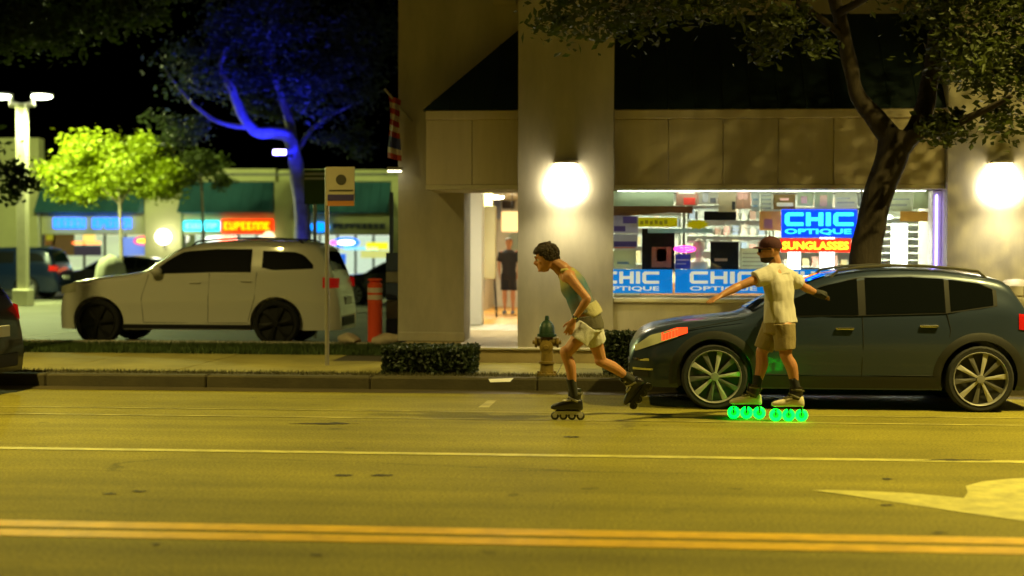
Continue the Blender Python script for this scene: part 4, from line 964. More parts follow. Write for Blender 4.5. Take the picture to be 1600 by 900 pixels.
hatch = dict(L=4.28, hw=.905, zb=.22, wr=.345, wx=(.885, 3.605), gap=.05,
  top=[(0,.60),(.03,.70),(.1,.79),(.25,.86),(.55,.915),(.9,.95),(1.22,.985),(1.5,1.15),(1.8,1.31),(2.1,1.42),(2.45,1.475),(2.8,1.49),(3.2,1.48),(3.6,1.435),(3.82,1.39),(3.93,1.35),(4.04,1.17),(4.16,1.02),(4.24,.85),(4.28,.62)],
  belt=[(0,.62),(.4,.84),(1.2,.95),(2.0,.985),(3.2,1.02),(3.8,1.06),(4.08,1.02),(4.28,.6)],
  win=[([(1.42,.985),(2.35,1.0)],[(1.42,1.0),(1.7,1.16),(2.0,1.295),(2.35,1.375)],1.45,2.36),
       ([(2.44,1.005),(3.25,1.03)],[(2.44,1.385),(2.9,1.395),(3.25,1.375)],2.44,3.25),
       ([(3.30,1.04),(3.78,1.11)],[(3.30,1.37),(3.6,1.33),(3.78,1.25)],3.30,3.74)],
  patch=[([(.06,.60),(.22,.66),(.50,.76)],[(.06,.66),(.22,.775),(.50,.845)],.05,.50,HLM,'headlight'),
         ([(.33,.71),(.60,.80)],[(.33,.80),(.48,.855),(.60,.862)],.33,.60,SIG,'turn_signal'),
         ([(.03,.50),(.2,.50)],[(.03,.53),(.2,.525)],.03,.2,CHR,'bumper_trim'),([(.03,.40),(.24,.40)],[(.03,.425),(.24,.42)],.03,.24,CHR,'bumper_trim'),([(.03,.33),(.2,.33)],[(.03,.39),(.2,.39)],.03,.2,CLAD,'air_intake'),
         ([(4.0,.86),(4.22,.82)],[(4.0,1.02),(4.22,1.0)],4.0,4.23,TLM,'tail_light'),
         ([(1.28,.235),(3.2,.235)],[(1.28,.36),(3.2,.36)],1.28,3.2,CLAD,'sill_cladding')],
  seams=[[(1.36,.33),(1.34,.6),(1.42,.96)],[(2.40,.33),(2.41,.7),(2.40,1.0)],[(3.20,.36),(3.26,.6),(3.30,.85),(3.26,1.02)],[(1.36,.37),(3.2,.37)],[(.62,.84),(1.2,.955)]],
  handles=[(2.22,.86),(3.08,.89)], handle_mat=CHR, mirror=(1.52,1.0), mirror_mat=CLAD, rail=(2.1,3.7), rail_mat=M('rail_grey', (.25,.24,.22), .3, .8), arch=.085,
  ws=(1.28,2.06), rw=(3.95,4.08), trim=[([(1.42,.975),(2.35,.99),(3.25,1.02),(3.80,1.10)],[(1.42,1.0),(1.7,1.17),(2.0,1.305),(2.36,1.385),(2.9,1.405),(3.3,1.38),(3.6,1.34),(3.80,1.25)],1.43,3.78)], spoke=10, spoke_w=.13, rim_mat=RIMS, spoke_mat=[MACH, GREYS])
suv = dict(L=4.82, hw=.96, zb=.27, wr=.385, wx=(.74, 3.78), gap=.06, tumble=.30,
  top=[(0,.66),(.03,.82),(.1,.98),(.25,1.08),(.7,1.15),(1.15,1.2),(1.5,1.25),(1.78,1.44),(2.1,1.64),(2.4,1.73),(2.9,1.775),(3.5,1.785),(4.1,1.765),(4.4,1.72),(4.52,1.65),(4.64,1.35),(4.72,1.18),(4.78,1.0),(4.82,.72)],
  belt=[(0,.9),(.5,1.06),(1.5,1.18),(3,1.21),(4.2,1.26),(4.6,1.2),(4.82,.8)],
  win=[([(1.66,1.20),(2.75,1.24)],[(1.66,1.22),(1.95,1.44),(2.2,1.58),(2.75,1.625)],1.7,3.36),
       ([(3.52,1.32),(3.74,1.275),(4.42,1.30)],[(3.52,1.60),(4.1,1.575),(4.25,1.52),(4.42,1.34)],3.54,4.40)],
  patch=[([(.03,.86),(.35,.90)],[(.03,.98),(.35,1.06)],.03,.36,HLM,'headlight'),
         ([(4.56,.98),(4.80,.98)],[(4.56,1.16),(4.80,1.14)],4.56,4.80,TLM,'tail_light'),
         ([(1.15,.285),(3.35,.285)],[(1.15,.36),(3.35,.36)],1.15,3.35,CLAD,'sill_cladding')],
  seams=[[(1.52,.4),(1.5,.8),(1.62,1.19)],[(2.62,.4),(2.64,.8),(2.66,1.22)],[(3.3,.42),(3.42,.8),(3.46,1.24)],[(1.52,.39),(3.3,.39)],[(.4,1.07),(1.45,1.24)]],
  handles=[(2.42,1.06),(3.28,1.09)], handle_mat=None, mirror=(1.78,1.20), rail=(2.3,4.2), rail_mat=CLAD,
  glass=M('tint_film', (.004,.0045,.005), .45, spec=.05), ws=(1.55,2.12), rw=(4.54,4.68), spoke=6, spoke_w=.2, rim_mat=RIMD, spoke_mat=[RIMD])
PAINTD = M('paint_slate', (.030,.045,.085), .36, .4, coat=.35); PAINTW = M('paint_white', (.80,.78,.70), .3, coat=.7); PAINTB = M('paint_blue', (.003,.010,.035), .3, .3, coat=.6); PAINTK = M('paint_black', (.012,.011,.01), .3, .2, coat=.6)
# dark hatchback parked behind the skaters
g0 = G(1118, 640)
kx = PX(1118, g0.y)-hatch['wx'][0]
car1, S1, top1, hw1 = make_car('parked_car', (kx, g0.y+hatch['hw']-.02, 0), 'dark slate hatchback with silver five spoke wheels behind the skaters', hatch, PAINTD)
suv['handle_mat'] = PAINTW
yv = G(300, 541, LOTZ).y
sx = PX(430, yv)-suv['wx'][1]
make_car('parked_car', (sx, yv+suv['hw'], LOTZ), 'white sport utility vehicle with black wheels parked beyond the verge', suv, PAINTW)
# car leaving the frame at the left edge
hatch2 = dict(hatch); hatch2['handle_mat'] = CLAD; hatch2['spoke_mat'] = [RIMS]
make_car('parked_car', (PX(-48, 15.3)-4.28, 15.15+.9, 0), 'tail of a black hatchback cut by the left frame edge', hatch2, PAINTK)
# cars in front of the shop row
suv2 = dict(suv); suv2['handle_mat'] = CHR; suv2['spoke_mat'] = [RIMS]; suv2['rim_mat'] = RIMS; suv2['spoke_w'] = .32
make_car('parked_car', (PX(92, 47)-4.8, 47.6, LOTZ), 'dark blue sport utility vehicle with silver wheels before the shop row', suv2, PAINTB, 1)
make_car('parked_car', (PX(100, 51)-.3, 51, LOTZ), 'black hatchback just right of the dark blue vehicle', hatch2, PAINTK, 1)
make_car('parked_car', (PX(540, 44)-.5, 44, LOTZ), 'dark car half hidden behind the orange post', hatch2, PAINTK, 1)
# ================================================================ street furniture
# fire hydrant
HY = M('hydrant_paint', (.20,.13,.02), .55, var=.3, scale=8, bump=.2); HG = M('hydrant_green', (.012,.04,.018), .5, var=.3)
Y = 17.35; c = Vector((PX(855, Y), Y, ZS)); k = (PZ(855, 493, Y)-ZS)/.83
hy = empty('fire_hydrant', c, 'weathered yellow fire hydrant with green top by the kerb', 'hydrant')
def ring(prof): return [(a*k, b*k) for a, b in prof]
MB().lathe(ring([(.14,0),(.14,.03),(.095,.035),(.09,.16),(.115,.165),(.115,.195),(.085,.2),(.085,.52),(.1,.53)]), c, 18).build('barrel', HY, hy, smooth=True)
MB().lathe(ring([(.1,.532),(.135,.54),(.135,.575),(.11,.58),(.105,.66),(.085,.72),(.05,.755),(.03,.765),(.03,.80),(.022,.83)]), c, 18).build('bonnet', HG, hy, smooth=True)
for s_ in (-1, 1):
    mb = MB().lathe(ring([(.055,.08),(.055,.13),(.075,.135),(.075,.165),(.03,.17),(.028,.2)]), (0,0,0), 12, 0)
    mb.v = [(c.x+s_*v[0], c.y+v[1], c.z+.46*k+v[2]) for v in mb.v]; mb.build('side_nozzle', HY, hy, smooth=True)
mb = MB().lathe(ring([(.07,.07),(.07,.14),(.095,.145),(.095,.18),(.035,.185),(.03,.21)]), (0,0,0), 12, 1)
mb.v = [(c.x+v[0], c.y-v[1], c.z+.4*k+v[2]) for v in mb.v]; mb.build('front_nozzle', HY, hy, smooth=True)
for i in range(8):
    a = 2*math.pi*i/8; MB().lathe([(.014,.0),(.014,.025)], (c.x+.118*k*math.cos(a), c.y+.118*k*math.sin(a), c.z+.03*k), 6).build('flange_bolt', HY, hy)
# hedges
def hedge(x0, x1, y0, y1, z0, z1, label, n, seed):
    rg = np.random.default_rng(seed); r = empty('hedge', ((x0+x1)/2, (y0+y1)/2, z0), label, 'hedge', 'clipped hedges along the kerb')
    MB().box(x0+.07, x1-.07, y0+.07, y1-.07, z0, z1-.07, .05).build('twigs', M('hedge_core', (.012,.014,.005), .95), r)
    pts = rg.uniform(0, 1, (n, 3)); f = rg.integers(0, 5, n)
    pts[f == 0, 1] *= .12; pts[f == 1, 0] *= .1; pts[f == 2, 0] = 1-pts[f == 2, 0]*.1; pts[f >= 3, 2] = 1-pts[f >= 3, 2]*.16
    C = np.array([x0,y0,z0])+pts*np.array([x1-x0,y1-y0,z1-z0])
    C += .02*np.sin(C*17+3)
    a = rg.normal(size=(n,3)); a /= np.linalg.norm(a, axis=1)[:,None]; b = rg.normal(size=(n,3)); b -= a*(a*b).sum(1)[:,None]; b /= np.linalg.norm(b, axis=1)[:,None]
    s = .03*rg.uniform(.6,1.3,(n,1)); V = np.stack([C-a*s, C+b*s*.5, C+a*s, C-b*s*.5],1).reshape(-1,3)
    raw('leaves', V, [t for i in range(n) for t in ((4*i,4*i+1,4*i+2),(4*i,4*i+2,4*i+3))], leaf_mat('leaves_hedge', (.02,.032,.008), .2), r)
hedge(PX(598,17.3), PX(740,17.3), 17.25, 18.15, ZS, PZ(670,541,17.3), 'clipped dark hedge block at the foot of the tan column', 9000, 3)
hedge(PX(945,17.4), PX(1075,17.4), 17.3, 18.2, ZS, PZ(970,524,17.4), 'clipped dark hedge block behind the hatchback nose', 8000, 4)
# parking sign pole
Y = 18.6; c = Vector((PX(511, Y), Y, ZS))
sg = empty('parking_sign', c, 'thin galvanised sign post carrying a beige parking sign', 'sign')
GALV = M('galvanised', (.4,.38,.33), .45, .7, var=.15)
MB().tube([c, (c.x, Y, PZ(511, 262, Y))], .03, 8).build('post', GALV, sg, smooth=True)
x0, x1, z0, z1 = px_rect(513, 555, 261, 322, Y)
plt = MB().box(x0-.02, x1, Y-.045, Y-.035, z0, z1, .004).build('sign_plate', M('sign_beige', (.5,.44,.3), .5), sg)
cx_, cz_ = (x0+x1)/2, z1-.17
MB().lathe([(.07,0),(.07,.004)], (cx_, Y-.05, cz_), 18, 1).build('round_mark', M('sign_dark', (.06,.055,.04), .5), plt)
MB().box(x0+.02, x1-.02, Y-.05, Y-.046, z1-.32, z1-.30).build('text_bar', MATS['sign_dark'], plt)
MB().box(x0+.0, x1-.01, Y-.05, Y-.046, z0+.07, z0+.15).build('violet_band', M('sign_violet', (.05,.035,.16), .5), plt)
MB().box(x0+.0, x1-.01, Y-.05, Y-.046, z0+.0, z0+.065).build('orange_band', M('sign_orange_p', (.5,.2,.05), .5), plt)
Y = 26.0; c = Vector((PX(492, Y), Y, LOTZ))
sg = empty('lot_sign', c, 'dark green sign board with white stripes in front of the shop row', 'sign')
x0, x1, z0, z1 = px_rect(476, 508, 266, 319, Y)
MB().tube([c, (c.x, Y, z0)], .035, 8).build('post', GALV, sg, smooth=True)
brd = MB().box(x0, x1, Y-.03, Y, z0, z1, .005).build('board', M('sign_green', (.05,.09,.01), .5), sg)
for q in (272, 279): 
    z = PZ(492, q, Y); MB().box(x0+.005, x1-.005, Y-.036, Y-.031, z-.02, z+.02).build('white_stripe', M('sign_white', (.6,.58,.45), .5), brd)
# orange delineator post
Y = 22.95; c = Vector((PX(586, Y), Y, LOTZ)); ORG = M('delineator', (.95,.10,.035), .45); RFL = M('reflective', (.8,.62,.55), .4)
zt = PZ(586, 435, Y)
dl = empty('delineator_post', c, 'orange flexible delineator post with white reflective bands', 'bollard')
MB().lathe([(.19,0),(.18,.035),(.1,.06)], c, 18).build('base', M('rubber_base', (.02,.02,.02), .8), dl, smooth=True)
h = zt-LOTZ
MB().lathe([(.12,.061),(.12,h*.78),(.12,h*.93)], c, 18).build('tube', ORG, dl, smooth=True)
MB().lathe([(.12,h*.931),(.09,h*.94),(.09,h*.965),(.12,h*.97),(.12,h*.985),(.1,h)], c, 18).build('cap', ORG, dl, smooth=True)
for a, b2 in ((.70,.77),(.80,.87)): MB().lathe([(.123,h*a),(.123,h*b2)], c, 18).build('reflective_band', RFL, dl, smooth=True)
# loose pale stones by the post and a blue box stand by the column
def stone(px, py, Y, rx, label):
    c = P(px, py, Y); mb = MB().ball((c.x, Y, ZS+.07+rx*.15), (rx, .22, .1), 12, 8)
    mb.v = [tuple(Vector(v)+Vector((noise.noise(Vector(v)*5), noise.noise(Vector(v)*5+Vector((4,0,0))), noise.noise(Vector(v)*5+Vector((0,7,0)))))*.06) for v in mb.v]
    tag(mb.build('stone', M('pale_stone', (.55,.45,.33), .85, var=.2, scale=5, bump=.4), None, smooth=True, angle=60), label, 'stone', 'pale stones by the post')
stone(606, 535, 22.6, .27, 'pale stone lying between the orange post and the column')
stone(545, 537, 22.75, .2, 'pale lump of stone under the white vehicle rear bumper')
Y = 23.4; x0, x1, z0, z1 = px_rect(603, 623, 395, 530, Y)
r = empty('newspaper_stand', ((x0+x1)/2, Y, LOTZ), 'narrow blue and grey box stand beside the tan column', 'box stand')
BL = M('stand_blue', (.06,.09,.19), .5, var=.2); GRY = M('stand_grey', (.26,.25,.22), .5, var=.2)
hh = z1-LOTZ
for i, (a, b2, mt) in enumerate([(0,.3,BL),(.305,.5,GRY),(.505,.68,BL),(.685,.8,GRY),(.805,1.0,BL)]):
    MB().box(x0, x1+.12, Y-.003*i, Y+.3, LOTZ+hh*a, LOTZ+hh*b2, .01).build('box_tier', mt, r)
MB().box(x0+.04, x0+.1, Y+.1, Y+.16, LOTZ+hh, PZ(613, 300, Y)).build('stand_pole', BL, r)
# hanging flag on the building's left edge with a small wall lamp below
Y = 20.9; xa, xb = PX(607, Y), PX(626, Y); zt, zb_ = PZ(616, 150, Y), PZ(616, 246, Y)
r = empty('flag', (xa, Y, zb_), 'limp red and white striped flag hanging at the building corner', 'flag')
MB().tube([(xb+.12, YB-.0, zt-.35),(xa-.05, Y-.05, zt+.1)], .018, 8).build('flag_pole', GALV, r, smooth=True)
ns = 11
for i in range(ns):
    rows = []
    for j in range(2):
        t = (i+j)/ns; z = zt+(zb_-zt)*t
        rows.append([(xa+(xb-xa)*u+.02*math.sin(t*5+u*3), Y+.05*math.sin(u*9+t*2), z-.06*u) for u in [q/8 for q in range(9)]])
    MB().grid(rows).build('stripe', M('flag_blue', (.05,.06,.25), .8) if i in (7,8) else (M('flag_red', (.35,.04,.04), .8) if i % 2 == 0 else M('flag_white', (.5,.42,.36), .8)), r, smooth=True)
c = P(617, 266, 21.0); r = empty('corner_lamp', c, 'small thin lamp glowing at the building corner below the flag', 'wall light')
MB().box(c.x-.12, c.x+.1, 20.98, 21.08, c.z, c.z+.05, .01).build('housing', GALV, r); MB().box(c.x-.11, c.x+.09, 20.99, 21.07, c.z-.025, c.z-.001).build('lens', E('corner_lens', (1,.95,.6), 6), r)
MB().tube([(c.x+.05, 21.05, c.z+.02),(x_a0+.02, YB+.2, c.z+.02)], .015, 6).build('bracket', GALV, r)
# pale rounded cover in the lot, litter by the kerb, bin at the right edge
Y = 40.0; c = Vector((PX(173, Y), Y, LOTZ)); zt = PZ(173, 402, Y)
mb = MB().lathe([(.52,0),(.5,.4),(.46,.8),(.4,zt-.35),(.3,zt-.15),(.12,zt-.05),(.001,zt)], c, 24)
mb.v = [tuple(Vector(v)+Vector((math.cos(9*math.atan2(v[1]-c.y, v[0]-c.x)), math.sin(9*math.atan2(v[1]-c.y, v[0]-c.x)), 0))*.025) for v in mb.v]
tag(mb.build('covered_scooter', M('cover_cloth', (.6,.62,.48), .8, var=.1), None, smooth=True, angle=70), 'pale cloth cover over a rounded shape behind the vehicle bonnet', 'cover')
a, b2 = G(766, 600, ZS), G(800, 597, ZS)
mb = MB().add([(a.x,a.y,ZS+.02),(b2.x,a.y-.02,ZS+.03),(b2.x+.03,a.y+.13,ZS+.06),((a.x+b2.x)/2,a.y+.14,ZS+.015),(a.x-.03,a.y+.09,ZS+.05)], [(0,1,2,3,4)])
o = mb.build('litter_paper', M('litter', (.6,.58,.52), .7), None); tag(o, 'crumpled pale paper lying in the bed behind the kerb', 'litter')
Y = 18.9; c = Vector((PX(1590, Y), Y, ZS)); zt = PZ(1590, 437, Y)
bn = empty('litter_bin', c, 'pale litter bin with dark lid behind the hatchback tail', 'bin')
MB().lathe([(.2,0),(.23,.05),(.25,zt-ZS-.25),(.23,zt-ZS-.2)], c, 20).build('bin_body', M('bin_pale', (.6,.55,.48), .6, var=.15), bn, smooth=True)
MB().lathe([(.25,zt-ZS-.199),(.24,zt-ZS-.08),(.15,zt-ZS),(.001,zt-ZS+.01)], c, 20).build('lid', M('bin_lid', (.55,.5,.46), .5), bn, smooth=True)
MB().box(c.x+.02, c.x+.2, Y-.27, Y-.22, zt-.19, zt-.06, .01).build('flap', BLK, bn)
# ================================================================ people
def frame(f, u):
    f = Vector(f).normalized(); u = Vector(u); u = (u-f*u.dot(f)).normalized(); return f, u, f.cross(u)
HEADT = [(-.02,.22,.02,.10),(.02,.345,.02,.16),(.07,.395,-.06,.215),(.14,.405,-.17,.265),(.21,.41,-.25,.29),(.30,.405,-.33,.305),(.40,.40,-.39,.325),(.50,.385,-.43,.34),(.60,.41,-.45,.348),(.70,.41,-.46,.352),(.80,.375,-.43,.335),(.89,.30,-.36,.285),(.96,.17,-.24,.19),(1.0,.03,-.08,.06)]
def head(mb, O, fr, H, grow=0.0, h0=-1, h1=2, n=20, feats=True):
    f, u, s = fr; rows = []
    for h, fa, ba, w in HEADT:
        if h < h0 or h > h1: continue
        row = []
        for k in range(n):
            t = 2*math.pi*k/n; c, q = math.cos(t), math.sin(t)
            a = (fa+grow)*(abs(c)**.85) if c > 0 else (ba-grow)*(abs(c)**.9) if ba < 0 else -ba*c
            row.append(O+f*(a*H)+s*((w+grow)*q*H)+u*(h*H))
        rows.append(row)
    vs = [v for r_ in rows for v in r_]; m = len(rows)
    fs = [(i*n+k, i*n+(k+1) % n, (i+1)*n+(k+1) % n, (i+1)*n+k) for i in range(m-1) for k in range(n)]+[tuple(range(n-1,-1,-1)), tuple((m-1)*n+k for k in range(n))]
    mb.add(vs, fs)
    if feats:
        Q = lambda a, b, h: O+f*(a*H)+s*(b*H)+u*(h*H)
        mb.tube([Q(.37,0,.60), Q(.43,0,.50), Q(.505,0,.395), Q(.47,0,.345), Q(.38,0,.33)], [.028*H,.045*H,.07*H,.068*H,.04*H], 8)
        for b in (-.05, .05): mb.ball(Q(.43,b,.36), .04*H, 8, 6)
        mb.tube([Q(.35,-.2,.61), Q(.425,-.08,.605), Q(.43,.08,.605), Q(.35,.2,.61)], [.03*H,.045*H,.045*H,.03*H], 8)   # brow
        mb.tube([Q(.37,-.1,.245), Q(.43,0,.25), Q(.37,.1,.245)], [.018*H,.034*H,.018*H], 8)                         # lips
        mb.tube([Q(.37,-.08,.195), Q(.425,0,.195), Q(.37,.08,.195)], [.02*H,.036*H,.02*H], 8)
        mb.ball(Q(.375,0,.07), (.075*H,.09*H,.06*H), 8, 6, (f, s, u))                                              # chin
        for b in (-1, 1):
            mb.ball(Q(.26,b*.2,.40), (.1*H,.09*H,.09*H), 8, 6, (f, s, u))                                          # cheek
            mb.ball(Q(-.06,b*.345,.47), (.085*H,.04*H,.13*H), 10, 8, (f, s, u))                                    # ear
def eyes(O, fr, H, parent, iris=(.05,.03,.015)):
    f, u, s = fr
    for b in (-1, 1):
        c = O+f*(.335*H)+s*(b*.145*H)+u*(.51*H)
        e = MB().ball(c, .058*H, 10, 8).build('eye', M('eye_white', (.6,.58,.52), .3), parent, smooth=True)
        MB().ball(c+f*(.045*H)+s*(b*.006*H), .028*H, 8, 6).build('iris', M('iris_dark', iris, .2), e, smooth=True)
def hand(mb, w, d, nrm, thumb, L=.18, curl=.35, spread=.16):
    # w wrist, d along the hand, nrm palm normal (towards palm), thumb = side vector
    d = Vector(d).normalized(); nrm = Vector(nrm); nrm = (nrm-d*nrm.dot(d)).normalized(); th = Vector(thumb); th = (th-d*th.dot(d)-nrm*th.dot(nrm)).normalized()
    k = L/.18; w = Vector(w)
    mb.tube([w-d*.02*k, w+d*.015*k, w+d*.05*k, w+d*.085*k, w+d*.1*k], [.026*k,.032*k,.042*k,.043*k,.036*k], 12, True, th, [.8,.6,.42,.38,.34])
    for i, (o, ln) in enumerate([(.031,.07),(.011,.08),(-.010,.075),(-.029,.058)]):
        p = w+d*(.088-abs(o)*.12)*k+th*o*k; q = [p]; a = curl*.55; dd = d+th*spread*o*12; dd.normalize()
        for j, fr_ in enumerate((.45,.32,.25)):
            v = dd*math.cos(a)+nrm*math.sin(a); p = p+v*ln*fr_*k; q.append(p); a += curl*(1+.25*i*.5)
        mb.tube(q, [.0098*k,.0094*k,.0086*k,.0068*k], 8)
    p = w+d*.022*k+th*.026*k; q = [p]; v = (d*.72+th*.62+nrm*.3).normalized()
    q.append(p+v*.036*k); v = (d*.88+th*.36+nrm*.34).normalized(); q.append(q[-1]+v*.03*k); v = (d*.95+th*.1+nrm*.35).normalized(); q.append(q[-1]+v*.026*k)
    mb.tube(q, [.0145*k,.0118*k,.0105*k,.008*k], 8)
def limb(mb, pts, rad, n=12): 
    p, r_ = smooth_path(pts, rad, 5); mb.tube(p, r_, n); mb.ball(p[0], r_[0]*.98, 12, 8); mb.ball(p[-1], r_[-1]*.98, 12, 8)
def between(a, b, ts): return [a+(b-a)*t for t in ts]
def leg(mb, hip, knee, ankle, k=1.0, back=Vector((1,0,0))):
    limb(mb, between(hip, knee, (0,.3,.65,.92)), [.088*k,.083*k,.066*k,.056*k])
    sh = between(knee, ankle, (-.06,.08,.3,.55,.8,1.0)); d = (ankle-knee).normalized(); bk = (back-d*back.dot(d)).normalized()
    off = [0,.004,.018,.012,.002,0]
    limb(mb, [p+bk*o*k for p, o in zip(sh, off)], [.056*k,.054*k,.057*k,.048*k,.036*k,.034*k])
def arm(mb, sh, el, wr, k=1.0):
    limb(mb, between(sh, el, (0,.25,.6,1.0)), [.056*k,.05*k,.044*k,.037*k])
    limb(mb, between(el, wr, (0,.25,.6,1.0)), [.038*k,.042*k,.034*k,.026*k])
def sleeve(mb, a, b, r0, r1):
    # tube open at b (hollow cuff)
    d = (b-a).normalized()
    mb.tube([a, a+(b-a)*.5, b, b-d*.012, a+(b-a)*.55], [r0,(r0+r1)/2,r1,r1*.8,r1*.7], 16)
def skate(parent_root, ankle_ground, fr, nw, wd, boot_mat, trim_mat, cuff_mat, frame_mat, wheel_mat, hub_mat=None, sc=1.0, tall=.2, low=None):
    f, u, s = fr; O = Vector(ankle_ground)    # O = middle of the wheel row at tread level
    mat = Matrix(((f.x, s.x, u.x, O.x), (f.y, s.y, u.y, O.y), (f.z, s.z, u.z, O.z), (0,0,0,1)))
    sp = wd*1.02; hs = wd+.018
    mb = MB(); sec = [(-.148,.022,hs+.01,hs+.06),(-.14,.034,hs,hs+.1),(-.10,.041,hs,hs+.125),(-.05,.042,hs,hs+.125),(0,.043,hs,hs+.105),(.05,.047,hs,hs+.082),(.1,.048,hs,hs+.068),(.14,.04,hs+.002,hs+.056),(.165,.022,hs+.012,hs+.04)]
    n = 14; rows = []
    for x, w, z0, z1 in sec:
        row = []
        for k in range(n):
            t = 2*math.pi*k/n; c, q = math.cos(t), math.sin(t)
            row.append((x*sc, w*math.copysign(abs(c)**.7, c), (z0+z1)/2+(z1-z0)/2*math.copysign(abs(q)**.75, q)))
        rows.append(row)
    vs = [v for r_ in rows for v in r_]; fs = [(i*n+k, i*n+(k+1) % n, (i+1)*n+(k+1) % n, (i+1)*n+k) for i in range(len(rows)-1) for k in range(n)]+[tuple(range(n-1,-1,-1)), tuple((len(rows)-1)*n+k for k in range(n))]
    mb.add(vs, fs); bt = mb.xform(mat).build('inline_skate', boot_mat, parent_root, smooth=True, angle=60)
    # liner/tongue, cuff, straps, buckles
    MB().tube([(-.07*sc,0,hs+.06),(-.075*sc,0,hs+.14),(-.08*sc,0,hs+tall)], [.04,.044,.046], 14, True, (0,1,0), [1.25,1.2,1.15]).xform(mat).build('liner', cuff_mat, bt, smooth=True)
    MB().tube([(-.062*sc,0,hs+.075),(-.07*sc,0,hs+.12),(-.082*sc,0,hs+tall-.035)], [.049,.052,.05], 14, True, (0,1,0), [1.2,1.15,1.15]).xform(mat).build('cuff', boot_mat if hub_mat is None else cuff_mat, bt, smooth=True)
    MB().tube([(-.005*sc,0,hs+.09),(-.015*sc,0,hs+.14),(-.022*sc,0,hs+tall+.015)], [.026,.026,.022], 10, True, (0,1,0), .5).xform(mat).build('tongue', cuff_mat, bt, smooth=True)
    for (xa, za, xb, zb2, r_) in [(.05,hs+.088,-.03,hs+.1,.009),(.0,hs+.13,-.1,hs+.085,.011),(-.02,hs+.17,-.125,hs+.165,.010)]:
        for sd in (-1, 1):
            MB().tube([(xa*sc,sd*.02,za),((xa+xb)/2*sc,sd*.05,(za+zb2)/2),(xb*sc,sd*.047,zb2)], r_, 8, True, (0,0,1), .5).xform(mat).build('strap', trim_mat, bt, smooth=True)
    MB().tube([(-.13*sc,0,hs+tall-.05),(-.15*sc,0,hs+tall-.04)], [.012,.008], 8).xform(mat).build('heel_loop', trim_mat, bt)
    # frame: two plates with arches between the wheels
    ws = [(i-(nw-1)/2)*sp for i in range(nw)]; r0 = wd/2
    prof = [(ws[0]-.028,r0+.012),(ws[0]-.012,r0-.012),(ws[0]+.012,r0-.012)]
    for a, b2 in zip(ws[:-1], ws[1:]): prof += [((a+b2)/2-.02,r0+.016),((a+b2)/2+.02,r0+.016),(b2-.012,r0-.012),(b2+.012,r0-.012)]
    prof += [(ws[-1]+.026,r0+.012),(.105,hs+.002),(-.12,hs+.002)]
    if low:
        prof = [(-.13,hs-.02),(.115,hs-.02),(.105,hs+.002),(-.12,hs+.002)]
        for x in ws:
            for sd in (-1, 1): MB().prism([(x-.004,r0-.005),(x+.004,r0-.005),(x+.012,hs-.019),(x-.012,hs-.019)], 1, sd*.017, sd*.021).xform(mat).build('axle_strut', frame_mat, bt)
    for sd in (-1, 1):
        MB().prism([(a, b2) for a, b2 in prof], 1, sd*.017, sd*.021).xform(mat).build('frame_plate', frame_mat, bt)
    MB().box(-.12, .12, -.021, .021, hs-.012, hs+.003).xform(mat).build('frame_deck', frame_mat, bt)
    for x in ws:
        c = (x, 0, r0); i_ = r0*(.46 if low else .52)
        MB().lathe([(i_,-.011),(r0*.82,-.0122),(r0*.95,-.008),(r0,-.002),(r0,.002),(r0*.95,.008),(r0*.82,.0122),(i_,.011)], c, 22, 1, False).xform(mat).build('skate_wheel', wheel_mat, bt, smooth=True)
        MB().lathe([(i_,-.009),(i_*.4,-.012),(.001,-.013)], c, 14, 1).xform(mat).build('wheel_hub', hub_mat or frame_mat, bt)
        MB().lathe([(.001,.013),(i_*.4,.012),(i_,.009)], c, 14, 1).xform(mat).build('wheel_hub', hub_mat or frame_mat, bt)
    return bt
def skin_mat(name, rgb):
    m = M(name, rgb, .5, var=.1, scale=9); b = m.node_tree.nodes['Principled BSDF']
    b.inputs['Subsurface Weight'].default_value = .12; b.inputs['Subsurface Radius'].default_value = (.012,.005,.003); b.inputs['Subsurface Scale'].default_value = 1.0
    return m
SKIN1 = skin_mat('skin_warm', (.46,.21,.10)); SKIN2 = skin_mat('skin_tan', (.38,.17,.08))

# ---------------------------------------------------------------- skater in the tank top, leaning forward
ya = G(887, 656.5).y
def J(px, py, dy): return P(px, py, ya+dy)
base = G(887, 656.5)
T1 = [J(921,507,0), J(916,493,0), J(910,478,0), J(903,460,0), J(895,444,0), J(888,431,0), J(881,422,0)]
RX = [.155,.15,.142,.152,.165,.15,.085]; FL = [.80,.78,.75,.74,.72,.66,.8]
mb = MB()
mb.tube(T1, RX, 20, True, (0,1,0), FL)
mb.ball(T1[0], (.12,.155,.115), 16, 10)
neck0, neck1 = J(879,421,0), J(861,409,0)
limb(mb, [neck0, J(870,414,0), neck1], [.078,.066,.058])
sl_, sr_ = J(889,432,-.165), J(882,430,.165)
arm(mb, sl_, J(918,467,-.25), J(897,499,-.21)); mb.ball(sl_+Vector((0,.02,0)), .066, 12, 8); mb.ball(sr_-Vector((0,.02,0)), .066, 12, 8)
arm(mb, sr_, J(916,464,.24), J(908,490,.12))
hand(mb, J(896,501,-.21), J(886,526,-.2)-J(896,501,-.21), (-.2,1,.1), (-1,0,-.3), .18, .22, .3)
hand(mb, J(908,492,.12), J(904,512,.1)-J(908,492,.12), (-.2,-1,.1), (-1,0,-.3), .175, .3)
hipL, kneeL, ankL = J(918,512,-.09), J(884,553,-.13), J(897,615,-.03)
hipR, kneeR, ankR = J(923,512,.09), J(940,565,.22), J(988,594,.55)
leg(mb, hipL, kneeL, ankL); leg(mb, hipR, kneeR, ankR)
H1 = .243; fr1 = frame((-1,0,-.20), (-.2,0,1)); O1 = J(858,423.5,0)+fr1[1]*.005
head(mb, O1, fr1, H1)
